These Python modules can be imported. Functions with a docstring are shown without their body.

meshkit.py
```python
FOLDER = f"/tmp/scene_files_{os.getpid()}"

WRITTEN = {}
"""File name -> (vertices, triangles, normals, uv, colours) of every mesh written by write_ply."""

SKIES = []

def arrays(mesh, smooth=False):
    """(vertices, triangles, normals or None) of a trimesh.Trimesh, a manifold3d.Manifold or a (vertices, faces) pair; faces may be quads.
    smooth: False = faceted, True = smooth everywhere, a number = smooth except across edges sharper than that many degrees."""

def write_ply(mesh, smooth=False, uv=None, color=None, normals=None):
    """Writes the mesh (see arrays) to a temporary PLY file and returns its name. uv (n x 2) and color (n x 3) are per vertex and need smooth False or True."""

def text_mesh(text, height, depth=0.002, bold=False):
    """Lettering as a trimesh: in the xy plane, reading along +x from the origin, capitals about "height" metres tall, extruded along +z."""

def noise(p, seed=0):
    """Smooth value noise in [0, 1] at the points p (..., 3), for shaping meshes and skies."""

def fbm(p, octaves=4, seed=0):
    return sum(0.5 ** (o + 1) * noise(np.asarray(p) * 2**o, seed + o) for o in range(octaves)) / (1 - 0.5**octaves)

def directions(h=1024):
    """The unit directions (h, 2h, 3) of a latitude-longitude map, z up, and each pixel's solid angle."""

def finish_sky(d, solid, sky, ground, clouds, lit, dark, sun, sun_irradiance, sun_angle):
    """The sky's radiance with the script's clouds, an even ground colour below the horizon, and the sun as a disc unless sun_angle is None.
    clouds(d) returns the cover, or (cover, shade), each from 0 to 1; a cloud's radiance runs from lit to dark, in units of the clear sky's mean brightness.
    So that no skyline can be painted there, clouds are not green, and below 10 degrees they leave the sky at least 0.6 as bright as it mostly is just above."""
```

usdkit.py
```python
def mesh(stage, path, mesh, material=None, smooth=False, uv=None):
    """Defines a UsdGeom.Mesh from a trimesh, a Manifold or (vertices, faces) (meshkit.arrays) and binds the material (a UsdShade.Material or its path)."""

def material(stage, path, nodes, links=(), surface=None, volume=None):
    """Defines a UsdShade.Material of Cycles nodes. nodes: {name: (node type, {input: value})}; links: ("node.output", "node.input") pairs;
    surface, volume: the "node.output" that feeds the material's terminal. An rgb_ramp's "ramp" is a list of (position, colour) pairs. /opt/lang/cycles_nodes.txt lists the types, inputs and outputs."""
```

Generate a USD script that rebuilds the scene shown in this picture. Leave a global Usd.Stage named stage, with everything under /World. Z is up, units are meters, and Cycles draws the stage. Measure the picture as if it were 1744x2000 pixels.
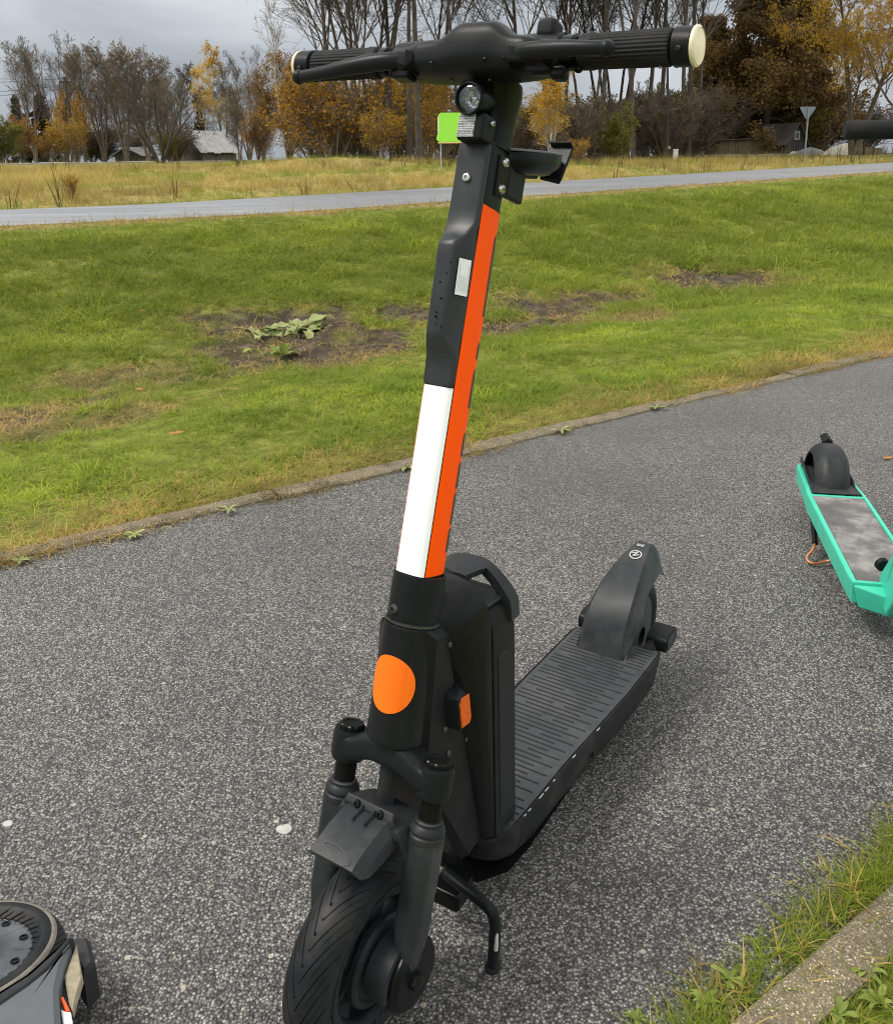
import math, random
import numpy as np
import trimesh
import manifold3d as m3
from shapely.geometry import Polygon
import usdkit, meshkit
from pxr import Usd, UsdGeom, UsdLux, UsdShade, Sdf, Gf, Vt

stage = Usd.Stage.CreateInMemory()
UsdGeom.SetStageUpAxis(stage, 'Z')
UsdGeom.SetStageMetersPerUnit(stage, 1.0)
UsdGeom.Xform.Define(stage, '/World')
stage.SetDefaultPrim(stage.GetPrimAtPath('/World'))
UsdGeom.Scope.Define(stage, '/World/Looks')
PI = math.pi

# ------------------------------------------------------------------ camera, sky, sun
CAM_H, PITCH, ROLL, CY, FPX = 1.0787, 0.2799, -0.0119, 829.0, 1744.0
FW = np.array([0, math.cos(PITCH), -math.sin(PITCH)])
UP0 = np.array([0, math.sin(PITCH), math.cos(PITCH)])
RT = math.cos(ROLL) * np.array([1., 0, 0]) + math.sin(ROLL) * UP0
UP = -math.sin(ROLL) * np.array([1., 0, 0]) + math.cos(ROLL) * UP0
EYE = np.array([0, 0, CAM_H])
camera = UsdGeom.Camera.Define(stage, '/World/camera')
W0 = 24.0
camera.CreateHorizontalApertureAttr(W0)
camera.CreateVerticalApertureAttr(W0 * 1024 / 892)
camera.CreateFocalLengthAttr(W0 * FPX / 1744.0)
camera.CreateVerticalApertureOffsetAttr(-W0 * (1000 - CY) / 1744.0)
camera.CreateClippingRangeAttr(Gf.Vec2f(0.05, 3000))
camera.CreateExposureAttr(0.9)
mtx = np.eye(4); mtx[0, :3] = RT; mtx[1, :3] = UP; mtx[2, :3] = -FW; mtx[3, :3] = EYE
camera.AddTransformOp().Set(Gf.Matrix4d(mtx.tolist()))

SUN_DIR = np.array([-0.55, -0.10, 0.80]); SUN_DIR /= np.linalg.norm(SUN_DIR)
SUN_EL, SUN_ROT = math.asin(SUN_DIR[2]), math.atan2(SUN_DIR[0], SUN_DIR[1])
sun = UsdLux.DistantLight.Define(stage, '/World/sun')
sun.CreateIntensityAttr(0.4); sun.CreateAngleAttr(22.0); sun.CreateNormalizeAttr(True)
sun.CreateColorAttr(Gf.Vec3f(1.0, 0.965, 0.90))
def look_rot(d):
    z = np.asarray(d, float) / np.linalg.norm(d); x = np.cross([0, 1, 0.01], z); x /= np.linalg.norm(x); y = np.cross(z, x)
    m = np.eye(4); m[0, :3] = x; m[1, :3] = y; m[2, :3] = z
    return m
sun.AddTransformOp().Set(Gf.Matrix4d(look_rot(SUN_DIR).tolist()))
sky = UsdLux.DomeLight.Define(stage, '/World/sky')
usdkit.material(stage, '/World/Looks/overcast_sky', {
    'tc': ('texture_coordinate', {}),
    'sk': ('sky_texture', {'sky_type': 'single_scattering', 'sun_disc': False, 'sun_elevation': SUN_EL, 'sun_rotation': SUN_ROT, 'aerosol_density': 2.0}),
    'mp': ('mapping', {'scale': (1.6, 1.6, 4.5), 'location': (0.4, 0.15, 0.0)}),
    'n': ('noise_texture', {'scale': 1.7, 'detail': 5.0, 'roughness': 0.52, 'distortion': 0.35}),
    'r': ('rgb_ramp', {'ramp': [(0.28, (4.3, 4.55, 4.9)), (0.50, (6.5, 6.75, 7.05)), (0.70, (9.3, 9.45, 9.6))]}),
    'mx': ('mix', {'fac': 0.92}),
    'xyz': ('separate_xyz', {}), 'el': ('math', {'math_type': 'maximum', 'value2': 0.0}), 'cie': ('rgb_ramp', {'ramp': [(0.0, (.37, .393, .42)), (.15, (.58, .595, .61)), (.28, (.82, .82, .82)), (.45, (1.07, 1.035, .985)), (1.0, (1.66, 1.58, 1.48))]}),
    'gr': ('mix', {'mix_type': 'multiply', 'fac': 1.0}),
    'bg': ('background_shader', {'strength': 0.080}),
}, [('tc.generated', 'mp.vector'), ('mp.vector', 'n.vector'), ('n.fac', 'r.fac'), ('sk.color', 'mx.color1'), ('r.color', 'mx.color2'), ('tc.generated', 'xyz.vector'), ('xyz.z', 'el.value1'), ('el.value', 'cie.fac'), ('mx.color', 'gr.color1'), ('cie.color', 'gr.color2'), ('gr.color', 'bg.color')], surface='bg.background')
sky.GetPrim().SetCustomDataByKey('kind', 'structure')
UsdShade.MaterialBindingAPI.Apply(sky.GetPrim()).Bind(UsdShade.Material.Get(stage, '/World/Looks/overcast_sky'))

# ------------------------------------------------------------------ naming helpers
USED = {}
def numbered(parent, name):
    k = USED.get((parent, name), 0); USED[(parent, name)] = k + 1
    return f'{parent}/{name}' + (f'_{k:03d}' if k else '')
def keys(p, **kw):
    for k, v in kw.items():
        if v: p.SetCustomDataByKey(k, v)
def path_of(parent):
    return '/World' if parent is None else str(parent.GetPath())
def obj(name, mesh, mat, parent=None, smooth=35, label=None, category=None, group=None, kind=None, prim=None):
    path = numbered(path_of(parent), name)
    m = usdkit.mesh(stage, path, mesh, MAT[mat], smooth=smooth)
    m.CreateDoubleSidedAttr(True)
    keys(m.GetPrim(), label=label, category=category, group=group, kind=kind)
    return m.GetPrim()
def thing(name, label=None, category=None, loc=(0, 0, 0), rotz=0.0, rotx=0.0, scale=None, group=None, kind=None):
    x = UsdGeom.Xform.Define(stage, numbered('/World', name))
    x.AddTranslateOp().Set(Gf.Vec3d(*map(float, loc)))
    x.AddRotateZOp().Set(math.degrees(rotz))
    x.AddRotateXOp().Set(math.degrees(rotx))
    if scale is not None: x.AddScaleOp().Set(Gf.Vec3f(*map(float, scale)))
    keys(x.GetPrim(), label=label, category=category, group=group, kind=kind)
    return x.GetPrim()
def copy(root, label, loc, rotz=0.0, scale=(1, 1, 1), group=None):
    x = UsdGeom.Xform.Define(stage, numbered('/World', root.GetName()))
    p = x.GetPrim(); p.GetReferences().AddInternalReference(root.GetPath()); p.SetInstanceable(True)
    x.ClearXformOpOrder()
    x.GetPrim().CreateAttribute('xformOp:translate', Sdf.ValueTypeNames.Double3).Set(Gf.Vec3d(*map(float, loc)))
    x.GetPrim().CreateAttribute('xformOp:rotateZ', Sdf.ValueTypeNames.Float).Set(math.degrees(rotz))
    x.GetPrim().CreateAttribute('xformOp:scale', Sdf.ValueTypeNames.Float3).Set(Gf.Vec3f(*map(float, scale)))
    x.CreateXformOpOrderAttr(['xformOp:translate', 'xformOp:rotateZ', 'xformOp:scale'])
    p.SetCustomDataByKey('label', label)
    if group: p.SetCustomDataByKey('group', group)
    return p

# ------------------------------------------------------------------ materials
MAT = {}
def mat(name, nodes, links, surface):
    MAT[name] = usdkit.material(stage, f'/World/Looks/{name}', nodes, links, surface=surface)
def plain(name, col, rough=0.5, var=0.25, scale=30., bump=0.0, bscale=400., metallic=0.0, spec=0.5, coat=0.0, dust=0.0, dustcol=(.25, .24, .22)):
    c = np.array(col)
    nodes = {'g': ('texture_coordinate', {}), 'n': ('noise_texture', {'scale': scale, 'detail': 4.0, 'roughness': .6}),
             'r': ('rgb_ramp', {'ramp': [(.3, tuple(c * (1 - var))), (.7, tuple(np.minimum(c * (1 + var), .95)))]}),
             'rr': ('map_range', {'from_min': .3, 'from_max': .7, 'to_min': max(rough - .08, .03), 'to_max': rough + .08, 'clamp': True}),
             'p': ('principled_bsdf', {'metallic': metallic, 'specular_ior_level': spec, 'coat_weight': coat})}
    links = [('g.object', 'n.vector'), ('n.fac', 'r.fac'), ('n.fac', 'rr.value'), ('rr.result', 'p.roughness')]
    out = 'r.color'
    if dust > 0:
        nodes['n2'] = ('noise_texture', {'scale': 9.0, 'detail': 6.0, 'roughness': .72})
        nodes['r2'] = ('map_range', {'from_min': .48, 'from_max': .72, 'to_min': 0., 'to_max': dust, 'clamp': True})
        nodes['mx'] = ('mix', {'color2': dustcol})
        links += [('g.object', 'n2.vector'), ('n2.fac', 'r2.value'), ('r2.result', 'mx.fac'), (out, 'mx.color1')]
        out = 'mx.color'
    links.append((out, 'p.base_color'))
    if bump > 0:
        nodes['bn'] = ('noise_texture', {'scale': bscale, 'detail': 2.0})
        nodes['b'] = ('bump', {'strength': bump, 'distance': .002})
        links += [('g.object', 'bn.vector'), ('bn.fac', 'b.height'), ('b.normal', 'p.normal')]
    mat(name, nodes, links, 'p.BSDF')
plain('black_plastic', (.008, .0083, .0087), .42, .25, 40, .12, 900, dust=.012, spec=0.14)
plain('black_satin', (.0095, .0103, .0112), .36, .15, 30, .05, 900, spec=0.15)
plain('charcoal_plastic', (.018, .0195, .021), .45, .2, 30, .10, 700, dust=.10, spec=0.22)
plain('fender_plastic', (.020, .0225, .0245), .40, .2, 25, .10, 700, dust=.13, spec=0.25)
plain('cover_plastic', (.026, .028, .031), .36, .12, 30, .05, 900, spec=0.32)
plain('gloss_black', (.005, .0052, .0055), .24, .15, 20, .02, 500, spec=0.16)
plain('rubber', (.012, .0125, .013), .62, .3, 60, .25, 500, dust=.22, dustcol=(.10, .09, .075), spec=0.18)
plain('tyre_rubber', (.011, .012, .0135), .50, .3, 50, .15, 700, dust=.25, dustcol=(.09, .08, .065), spec=0.22)
plain('groove', (.004, .004, .004), .8)
plain('deck_rubber', (.025, .0275, .030), .50, .25, 45, .25, 500, dust=.25, dustcol=(.16, .155, .145))
plain('deck_body', (.010, .0105, .011), .48, .35, 30, .3, 300, dust=.22, dustcol=(.12, .11, .10), spec=0.15)
plain('rim_metal', (.014, .0155, .017), .38, .3, 30, .05, 600, dust=.15, dustcol=(.10, .10, .10), spec=0.20)
plain('orange_film', (.95, .085, .0004), .42, .03, 12, spec=.18)
plain('badge_orange', (.95, .165, .010), .42, .05, 10, spec=.2)
plain('white_film', (.86, .90, .90), .35, .02, 12, dust=.05, dustcol=(.5, .5, .48))
plain('label_white', (.72, .72, .72), .4, .03)
plain('ink', (.03, .03, .03), .5)
plain('print_grey', (.42, .43, .43), .6, .1)
plain('steel', (.62, .62, .60), .28, .1, metallic=1.0)
plain('dark_steel', (.09, .09, .09), .35, .2, metallic=.8)
plain('cream_cap', (.78, .70, .50), .45, .10, 40, .2, 200, dust=.25, dustcol=(.45, .33, .12))
plain('amber', (.58, .095, .004), .18, .25, 300, .6, 450)
plain('amber_dark', (.42, .08, .004), .18, .25, 300, .6, 450)
plain('teal_paint', (.045, .50, .335), .38, .06, 12, .05, 300, dust=.06, dustcol=(.35, .5, .45))
plain('teal_deck', (.12, .112, .105), .50, .5, 9, .25, 300, dust=.55, dustcol=(.42, .40, .38))
plain('grey_chassis', (.085, .093, .10), .42, .12, 20, .06, 500, dust=.10)
plain('hub_metal', (.085, .095, .102), .34, .35, 22, .06, 300, metallic=.3, dust=.35, dustcol=(.28, .29, .29))
plain('scuffed_rubber', (.16, .145, .12), .7, .3, 60, .4, 500)
plain('bracket_black', (.012, .012, .013), .5)
plain('reflector_tan', (.27, .235, .155), .3, .25, 80, .4, 300, dust=.4, dustcol=(.20, .18, .13))
plain('reflector_red', (.75, .10, .02), .25, .2, 200)
plain('copper', (.42, .15, .05), .35, .35, 40, metallic=.4, dust=.45, dustcol=(.6, .55, .5))
mat('concrete', {'g': ('geometry', {}), 'v': ('voronoi_texture', {'scale': 430.}), 'sep': ('separate_color', {}), 'r': ('rgb_ramp', {'ramp': [(0, (.12, .10, .072)), (.55, (.18, .155, .113)), (.86, (.25, .215, .155)), (.95, (.40, .355, .27)), (1, (.55, .49, .38))]}),
     'n': ('noise_texture', {'scale': 14.0, 'detail': 5.0, 'roughness': .65}), 'rn': ('rgb_ramp', {'ramp': [(.3, (.55, .56, .50)), (.5, (.95, .92, .85)), (.7, (1.15, 1.08, .95))]}), 'm': ('mix', {'mix_type': 'multiply', 'fac': 1.0}),
     'h': ('math', {'math_type': 'multiply_add', 'value2': 3.0}), 'b': ('bump', {'strength': .7, 'distance': .004}), 'p': ('principled_bsdf', {'roughness': .85, 'specular_ior_level': .2})},
    [('g.position', 'v.vector'), ('g.position', 'n.vector'), ('v.color', 'sep.color'), ('sep.r', 'r.fac'), ('n.fac', 'rn.fac'), ('r.color', 'm.color1'), ('rn.color', 'm.color2'), ('m.color', 'p.base_color'), ('n.fac', 'h.value1'), ('sep.g', 'h.value3'), ('h.value', 'b.height'), ('b.normal', 'p.normal')], 'p.BSDF')
plain('old_wood', (.085, .078, .070), .8, .4, 3.5, .5, 20, spec=.2)
plain('beige_wall', (.17, .14, .10), .85, .35, 2.0, .5, 20, spec=.2)
plain('dark_wood', (.035, .034, .034), .8, .4, 2.5, .5, 15, spec=.2)
plain('old_roof', (.36, .355, .34), .8, .25, 1.6, .5, 15, spec=.2, dust=.5, dustcol=(.16, .14, .11))
plain('dark_roof', (.075, .068, .060), .8, .3, 2.0, .4, 15, spec=.2)
plain('pale_frame', (.30, .32, .33), .6)
plain('dark_glass', (.02, .022, .025), .12)
plain('galvanised', (.40, .42, .43), .45, .1, metallic=.35)
plain('sign_back', (.30, .36, .42), .5, .15)
plain('sign_green', (.33, .83, .065), .6, .02)
plain('sign_white', (.78, .78, .76), .5, .03)
plain('sign_yellow', (.70, .50, .22), .5, .05)
plain('pole_wood', (.045, .038, .032), .8, .3, 8.)
plain('wire_black', (.03, .03, .03), .5)
plain('sand', (.56, .52, .42), .9, .2, 6., .8, 40, spec=.1)
plain('gravel_grey', (.22, .225, .23), .9, .25, 9., 1., 50, spec=.1)
plain('lane_pale', (.33, .32, .30), .9, .2, 1.5, spec=.2)
plain('gum', (.40, .39, .36), .7, .15, 120, .5, 300)
plain('bark', (.135, .115, .098), .9, .35, 3.0, .6, 30, spec=.15)
plain('bark_dark', (.075, .064, .054), .9, .35, 3.0, .6, 30, spec=.15)
plain('bark_brown', (.15, .122, .095), .9, .35, 3.0, .6, 30, spec=.15)
plain('bark_pale', (.40, .385, .36), .8, .4, 6.0, .4, 30, spec=.15)
plain('drop', (.8, .85, .9), .05)
def glassy(name, tint):
    mat(name, {'t': ('transparent_bsdf', {'color': tint}), 'g': ('glossy_bsdf', {'roughness': .03, 'color': (1, 1, 1)}), 'f': ('fresnel', {'IOR': 1.6}), 'm': ('mix_closure', {})},
        [('f.fac', 'm.fac'), ('t.BSDF', 'm.closure1'), ('g.BSDF', 'm.closure2')], 'm.closure')
glassy('lens_clear', (.93, .95, .96))
plain('reflector_bowl', (.55, .57, .58), .14, .5, 180, .8, 160, metallic=.9)
mat('prism_clear', {'g': ('texture_coordinate', {}), 'v': ('voronoi_texture', {'scale': 380., 'randomness': .25}), 'r': ('rgb_ramp', {'ramp': [(.1, (.75, .77, .78)), (.55, (.20, .21, .22)), (.9, (.03, .03, .035))]}),
     'b': ('bump', {'strength': .9, 'distance': .002}), 'p': ('principled_bsdf', {'roughness': .12, 'coat_weight': .6})},
    [('g.object', 'v.vector'), ('v.distance', 'r.fac'), ('r.color', 'p.base_color'), ('v.distance', 'b.height'), ('b.normal', 'p.normal')], 'p.BSDF')

def leaf_mat(name, cols, nscale=.6, translucent=.35, rough=.6, island=True, var=.35):
    """cols: ramp over a mix of per-leaf random and a broad noise in space"""
    n = len(cols)
    mat(name, {'g': ('geometry', {}), 'o': ('object_info', {}), 'n': ('noise_texture', {'scale': nscale, 'detail': 3.0}),
               'a': ('math', {'math_type': 'multiply_add', 'value2': var, 'value3': -var / 2}),
               'a2': ('math', {'math_type': 'multiply_add', 'value2': .25, 'value3': -.125}),
               's': ('math', {'math_type': 'add'}), 's2': ('math', {'math_type': 'add'}),
               'r': ('rgb_ramp', {'ramp': [(.25 + .5 * i / (n - 1), c) for i, c in enumerate(cols)]}),
               'd': ('principled_bsdf', {'roughness': rough, 'specular_ior_level': .25}), 't': ('translucent_bsdf', {}), 'm': ('mix_closure', {'fac': translucent})},
        [('g.position', 'n.vector'), ('g.random_per_island', 'a.value1'), ('o.random', 'a2.value1'), ('n.fac', 's.value1'), ('a.value', 's.value2'), ('s.value', 's2.value1'), ('a2.value', 's2.value2'), ('s2.value', 'r.fac'),
         ('r.color', 'd.base_color'), ('r.color', 't.color'), ('d.BSDF', 'm.closure1'), ('t.BSDF', 'm.closure2')], 'm.closure')
leaf_mat('grass_blade', [(.17, .215, .022), (.33, .395, .040), (.49, .54, .066), (.66, .62, .18)], .55, .35, var=.6)
leaf_mat('grass_bright', [(.17, .23, .018), (.38, .46, .036), (.54, .60, .062), (.70, .64, .18)], .9, .35, var=.55)
leaf_mat('straw_blade', [(.26, .20, .06), (.46, .33, .10), (.56, .38, .12), (.62, .47, .22)], 2.5, .3)
leaf_mat('dry_grass', [(.30, .24, .07), (.46, .35, .105), (.58, .44, .14), (.64, .52, .23)], .22, .3)
leaf_mat('dry_weed', [(.07, .055, .02), (.16, .11, .045), (.26, .18, .075)], .5, .2)
leaf_mat('leaf_yellow', [(.40, .23, .016), (.60, .37, .025), (.74, .50, .05)], .25, .4)
leaf_mat('leaf_orange', [(.27, .135, .014), (.46, .245, .020), (.62, .38, .030)], .22, .35)
leaf_mat('leaf_brown', [(.15, .092, .028), (.25, .155, .044), (.37, .24, .068)], .3, .3)
leaf_mat('leaf_olive', [(.10, .11, .016), (.21, .21, .028), (.38, .32, .045)], .3, .35)
leaf_mat('leaf_conifer', [(.014, .018, .009), (.025, .030, .014), (.045, .045, .02)], .4, .1)
leaf_mat('weed_leaf', [(.19, .24, .05), (.30, .36, .08), (.44, .46, .16)], 6., .3)
leaf_mat('burdock_leaf', [(.26, .30, .11), (.38, .41, .18), (.50, .51, .27)], 4., .3)
leaf_mat('fallen_leaf', [(.35, .14, .03), (.50, .26, .06), (.58, .40, .12)], 3., .2)

def lin(c): return tuple(c)
# asphalt with pale aggregate
mat('asphalt', {
    'g': ('geometry', {}),
    'v': ('voronoi_texture', {'scale': 235.0}), 'v2': ('voronoi_texture', {'scale': 470.0}), 'v3': ('voronoi_texture', {'scale': 62.0}),
    'sep': ('separate_color', {}), 'sep2': ('separate_color', {}), 'sep3': ('separate_color', {}),
    'r': ('rgb_ramp', {'ramp': [(0, (.052, .051, .048)), (.22, (.095, .092, .086)), (.46, (.19, .185, .171)), (.70, (.34, .33, .298)), (.90, (.54, .52, .46)), (1, (.68, .655, .585))]}),
    'r2': ('rgb_ramp', {'ramp': [(0, (.05, .049, .048)), (.6, (.13, .126, .12)), (1, (.34, .33, .30))]}),
    'edge': ('rgb_ramp', {'ramp': [(.25, (1, 1, 1)), (.62, (.22, .22, .215))]}),
    'mix': ('mix', {'fac': .38}), 'mul': ('mix', {'mix_type': 'multiply', 'fac': .95}),
    'peb': ('rgb_ramp', {'ramp': [(.982, (0, 0, 0)), (.988, (1, 1, 1))]}), 'pebd': ('rgb_ramp', {'ramp': [(.22, (1, 1, 1)), (.30, (0, 0, 0))]}), 'pebm': ('mix', {'mix_type': 'multiply', 'fac': 1.0}), 'pebx': ('mix', {'color2': (.42, .39, .30)}),
    'n': ('noise_texture', {'scale': 1.3, 'detail': 5.0, 'roughness': .6}), 'nr': ('map_range', {'from_min': .3, 'from_max': .7, 'to_min': .78, 'to_max': 1.22, 'clamp': True}),
    'tone': ('mix', {'mix_type': 'multiply', 'fac': 1.0}),
    'h1': ('math', {'math_type': 'multiply_add', 'value2': -1.0, 'value3': 1.0}), 'h2': ('math', {'math_type': 'multiply_add', 'value2': .9}),
    'b': ('bump', {'strength': .85, 'distance': .0035}),
    'rr': ('map_range', {'from_min': .3, 'from_max': .7, 'to_min': .42, 'to_max': .68, 'clamp': True}),
    'p': ('principled_bsdf', {'roughness': .55, 'specular_ior_level': .5})},
    [('g.position', 'v.vector'), ('g.position', 'v2.vector'), ('g.position', 'v3.vector'), ('v.color', 'sep.color'), ('v2.color', 'sep2.color'), ('v3.color', 'sep3.color'), ('sep.r', 'r.fac'), ('sep2.r', 'r2.fac'),
     ('v.distance', 'edge.fac'), ('r.color', 'mix.color1'), ('r2.color', 'mix.color2'), ('mix.color', 'mul.color1'), ('edge.color', 'mul.color2'),
     ('sep3.g', 'peb.fac'), ('v3.distance', 'pebd.fac'), ('peb.color', 'pebm.color1'), ('pebd.color', 'pebm.color2'), ('pebm.color', 'pebx.fac'), ('mul.color', 'pebx.color1'),
     ('g.position', 'n.vector'), ('n.fac', 'nr.value'), ('pebx.color', 'tone.color1'), ('nr.result', 'tone.color2'), ('tone.color', 'p.base_color'),
     ('v.distance', 'h1.value1'), ('sep.r', 'h2.value1'), ('h1.value', 'h2.value3'), ('h2.value', 'b.height'), ('b.normal', 'p.normal'), ('n.fac', 'rr.value'), ('rr.result', 'p.roughness')], 'p.BSDF')
mat('road_asphalt', {
    'g': ('geometry', {}), 'n': ('noise_texture', {'scale': 3.0, 'detail': 6.0, 'roughness': .7}), 'mp': ('mapping', {'rotation': (0, 0, -.654), 'scale': (.05, 1.1, 1.0)}), 'n2': ('noise_texture', {'scale': 1.6, 'detail': 3.0}),
    'r': ('rgb_ramp', {'ramp': [(.3, (.16, .165, .175)), (.7, (.25, .255, .265))]}), 'r2': ('rgb_ramp', {'ramp': [(.35, (.8, .8, .8)), (.65, (1.2, 1.2, 1.2))]}), 'mul': ('mix', {'mix_type': 'multiply', 'fac': 1.0}),
    'p': ('principled_bsdf', {'roughness': .42, 'specular_ior_level': .5})},
    [('g.position', 'n.vector'), ('g.position', 'mp.vector'), ('mp.vector', 'n2.vector'), ('n.fac', 'r.fac'), ('n2.fac', 'r2.fac'), ('r.color', 'mul.color1'), ('r2.color', 'mul.color2'), ('mul.color', 'p.base_color')], 'p.BSDF')
# ground: turf, bare soil (mask "soil"), dry field (mask "dry"), sandy shoulder (mask "sandy")
mat('turf', {
    'g': ('geometry', {}), 'n': ('noise_texture', {'scale': 7.0, 'detail': 7.0, 'roughness': .75}), 'n2': ('noise_texture', {'scale': .7, 'detail': 3.0}),
    'a': ('attribute', {'attribute': 'soil'}), 'a2': ('attribute', {'attribute': 'dry'}), 'a3': ('attribute', {'attribute': 'sandy'}),
    'r': ('rgb_ramp', {'ramp': [(.28, (.055, .058, .014)), (.5, (.15, .17, .028)), (.72, (.29, .30, .06))]}),
    'rs': ('rgb_ramp', {'ramp': [(.3, (.022, .017, .012)), (.5, (.062, .047, .032)), (.72, (.17, .13, .085))]}),
    'rd': ('rgb_ramp', {'ramp': [(.28, (.17, .14, .045)), (.5, (.33, .26, .09)), (.72, (.46, .36, .15))]}),
    'rn': ('rgb_ramp', {'ramp': [(.28, (.17, .13, .075)), (.5, (.36, .28, .17)), (.72, (.52, .43, .30))]}),
    'm1': ('mix', {}), 'm2': ('mix', {}), 'm3': ('mix', {}), 'b': ('bump', {'strength': 1.0, 'distance': .03}), 'p': ('principled_bsdf', {'roughness': .9, 'specular_ior_level': .15})},
    [('g.position', 'n.vector'), ('n.fac', 'r.fac'), ('n.fac', 'rs.fac'), ('n.fac', 'rd.fac'), ('n.fac', 'rn.fac'), ('a.fac', 'm1.fac'), ('r.color', 'm1.color1'), ('rs.color', 'm1.color2'), ('a2.fac', 'm2.fac'), ('m1.color', 'm2.color1'), ('rd.color', 'm2.color2'),
     ('a3.fac', 'm3.fac'), ('m2.color', 'm3.color1'), ('rn.color', 'm3.color2'), ('m3.color', 'p.base_color'), ('n.fac', 'b.height'), ('b.normal', 'p.normal')], 'p.BSDF')

# ------------------------------------------------------------------ mesh helpers
def cat(*ms):
    vs, fs, o = [], [], 0
    for m in ms:
        if hasattr(m, 'to_mesh'):
            mm = m.to_mesh(); v, f = mm.vert_properties[:, :3], mm.tri_verts
        elif isinstance(m, tuple):
            v, f = np.asarray(m[0], float), np.asarray(m[1], int)
            if f.shape[1] == 4: f = np.vstack([f[:, [0, 1, 2]], f[:, [0, 2, 3]]])
        else: v, f = np.asarray(m.vertices), np.asarray(m.faces)
        vs.append(v); fs.append(f + o); o += len(v)
    return np.vstack(vs), np.vstack(fs)
def loft(rings, cap=True, closed=False):
    R = np.asarray(rings, float); K, N = R.shape[:2]
    v = R.reshape(-1, 3); f = []
    for k in range(K if closed else K - 1):
        a = k * N + np.arange(N); b = ((k + 1) % K) * N + np.arange(N)
        f.append(np.stack([a, np.roll(a, -1), np.roll(b, -1), b], 1))
    f = np.vstack(f); f = np.vstack([f[:, [0, 1, 2]], f[:, [0, 2, 3]]])
    if cap and not closed:
        for k in (0, K - 1):
            c = R[k].mean(0); i = len(v); v = np.vstack([v, c]); a = k * N + np.arange(N)
            t = np.stack([np.full(N, i), a, np.roll(a, -1)], 1)
            f = np.vstack([f, t[:, ::-1] if k == 0 else t])
    m = trimesh.Trimesh(v, f, process=False); m.fix_normals()
    return m
def frame(d):
    d = np.asarray(d, float) / np.linalg.norm(d); a = np.array([0, 0, 1.]) if abs(d[2]) < .9 else np.array([1., 0, 0])
    x = np.cross(a, d); x /= np.linalg.norm(x)
    return x, np.cross(d, x), d
def tube(path, r, n=14, cap=True, flat=(1, 1)):
    P = np.asarray(path, float); r = np.broadcast_to(np.asarray(r, float), len(P)); th = np.linspace(0, 2 * PI, n, endpoint=False); rings = []
    x = None
    for i in range(len(P)):
        d = P[min(i + 1, len(P) - 1)] - P[max(i - 1, 0)]; d = d / np.linalg.norm(d)
        if x is None: x, y, _ = frame(d)
        else:
            x = x - d * (x @ d); x /= np.linalg.norm(x); y = np.cross(d, x)
        rings.append(P[i] + r[i] * (flat[0] * np.cos(th)[:, None] * x + flat[1] * np.sin(th)[:, None] * y))
    return loft(rings, cap)
def smooth_path(pts, n=8):
    P = np.asarray(pts, float); out = []
    Q = np.vstack([2 * P[0] - P[1], P, 2 * P[-1] - P[-2]])
    for i in range(1, len(Q) - 2):
        for t in np.linspace(0, 1, n, endpoint=False):
            a, b, c, d = Q[i - 1:i + 3]
            out.append(.5 * ((2 * b) + (c - a) * t + (2 * a - 5 * b + 4 * c - d) * t * t + (-a + 3 * b - 3 * c + d) * t ** 3))
    out.append(P[-1])
    return np.array(out)
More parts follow.
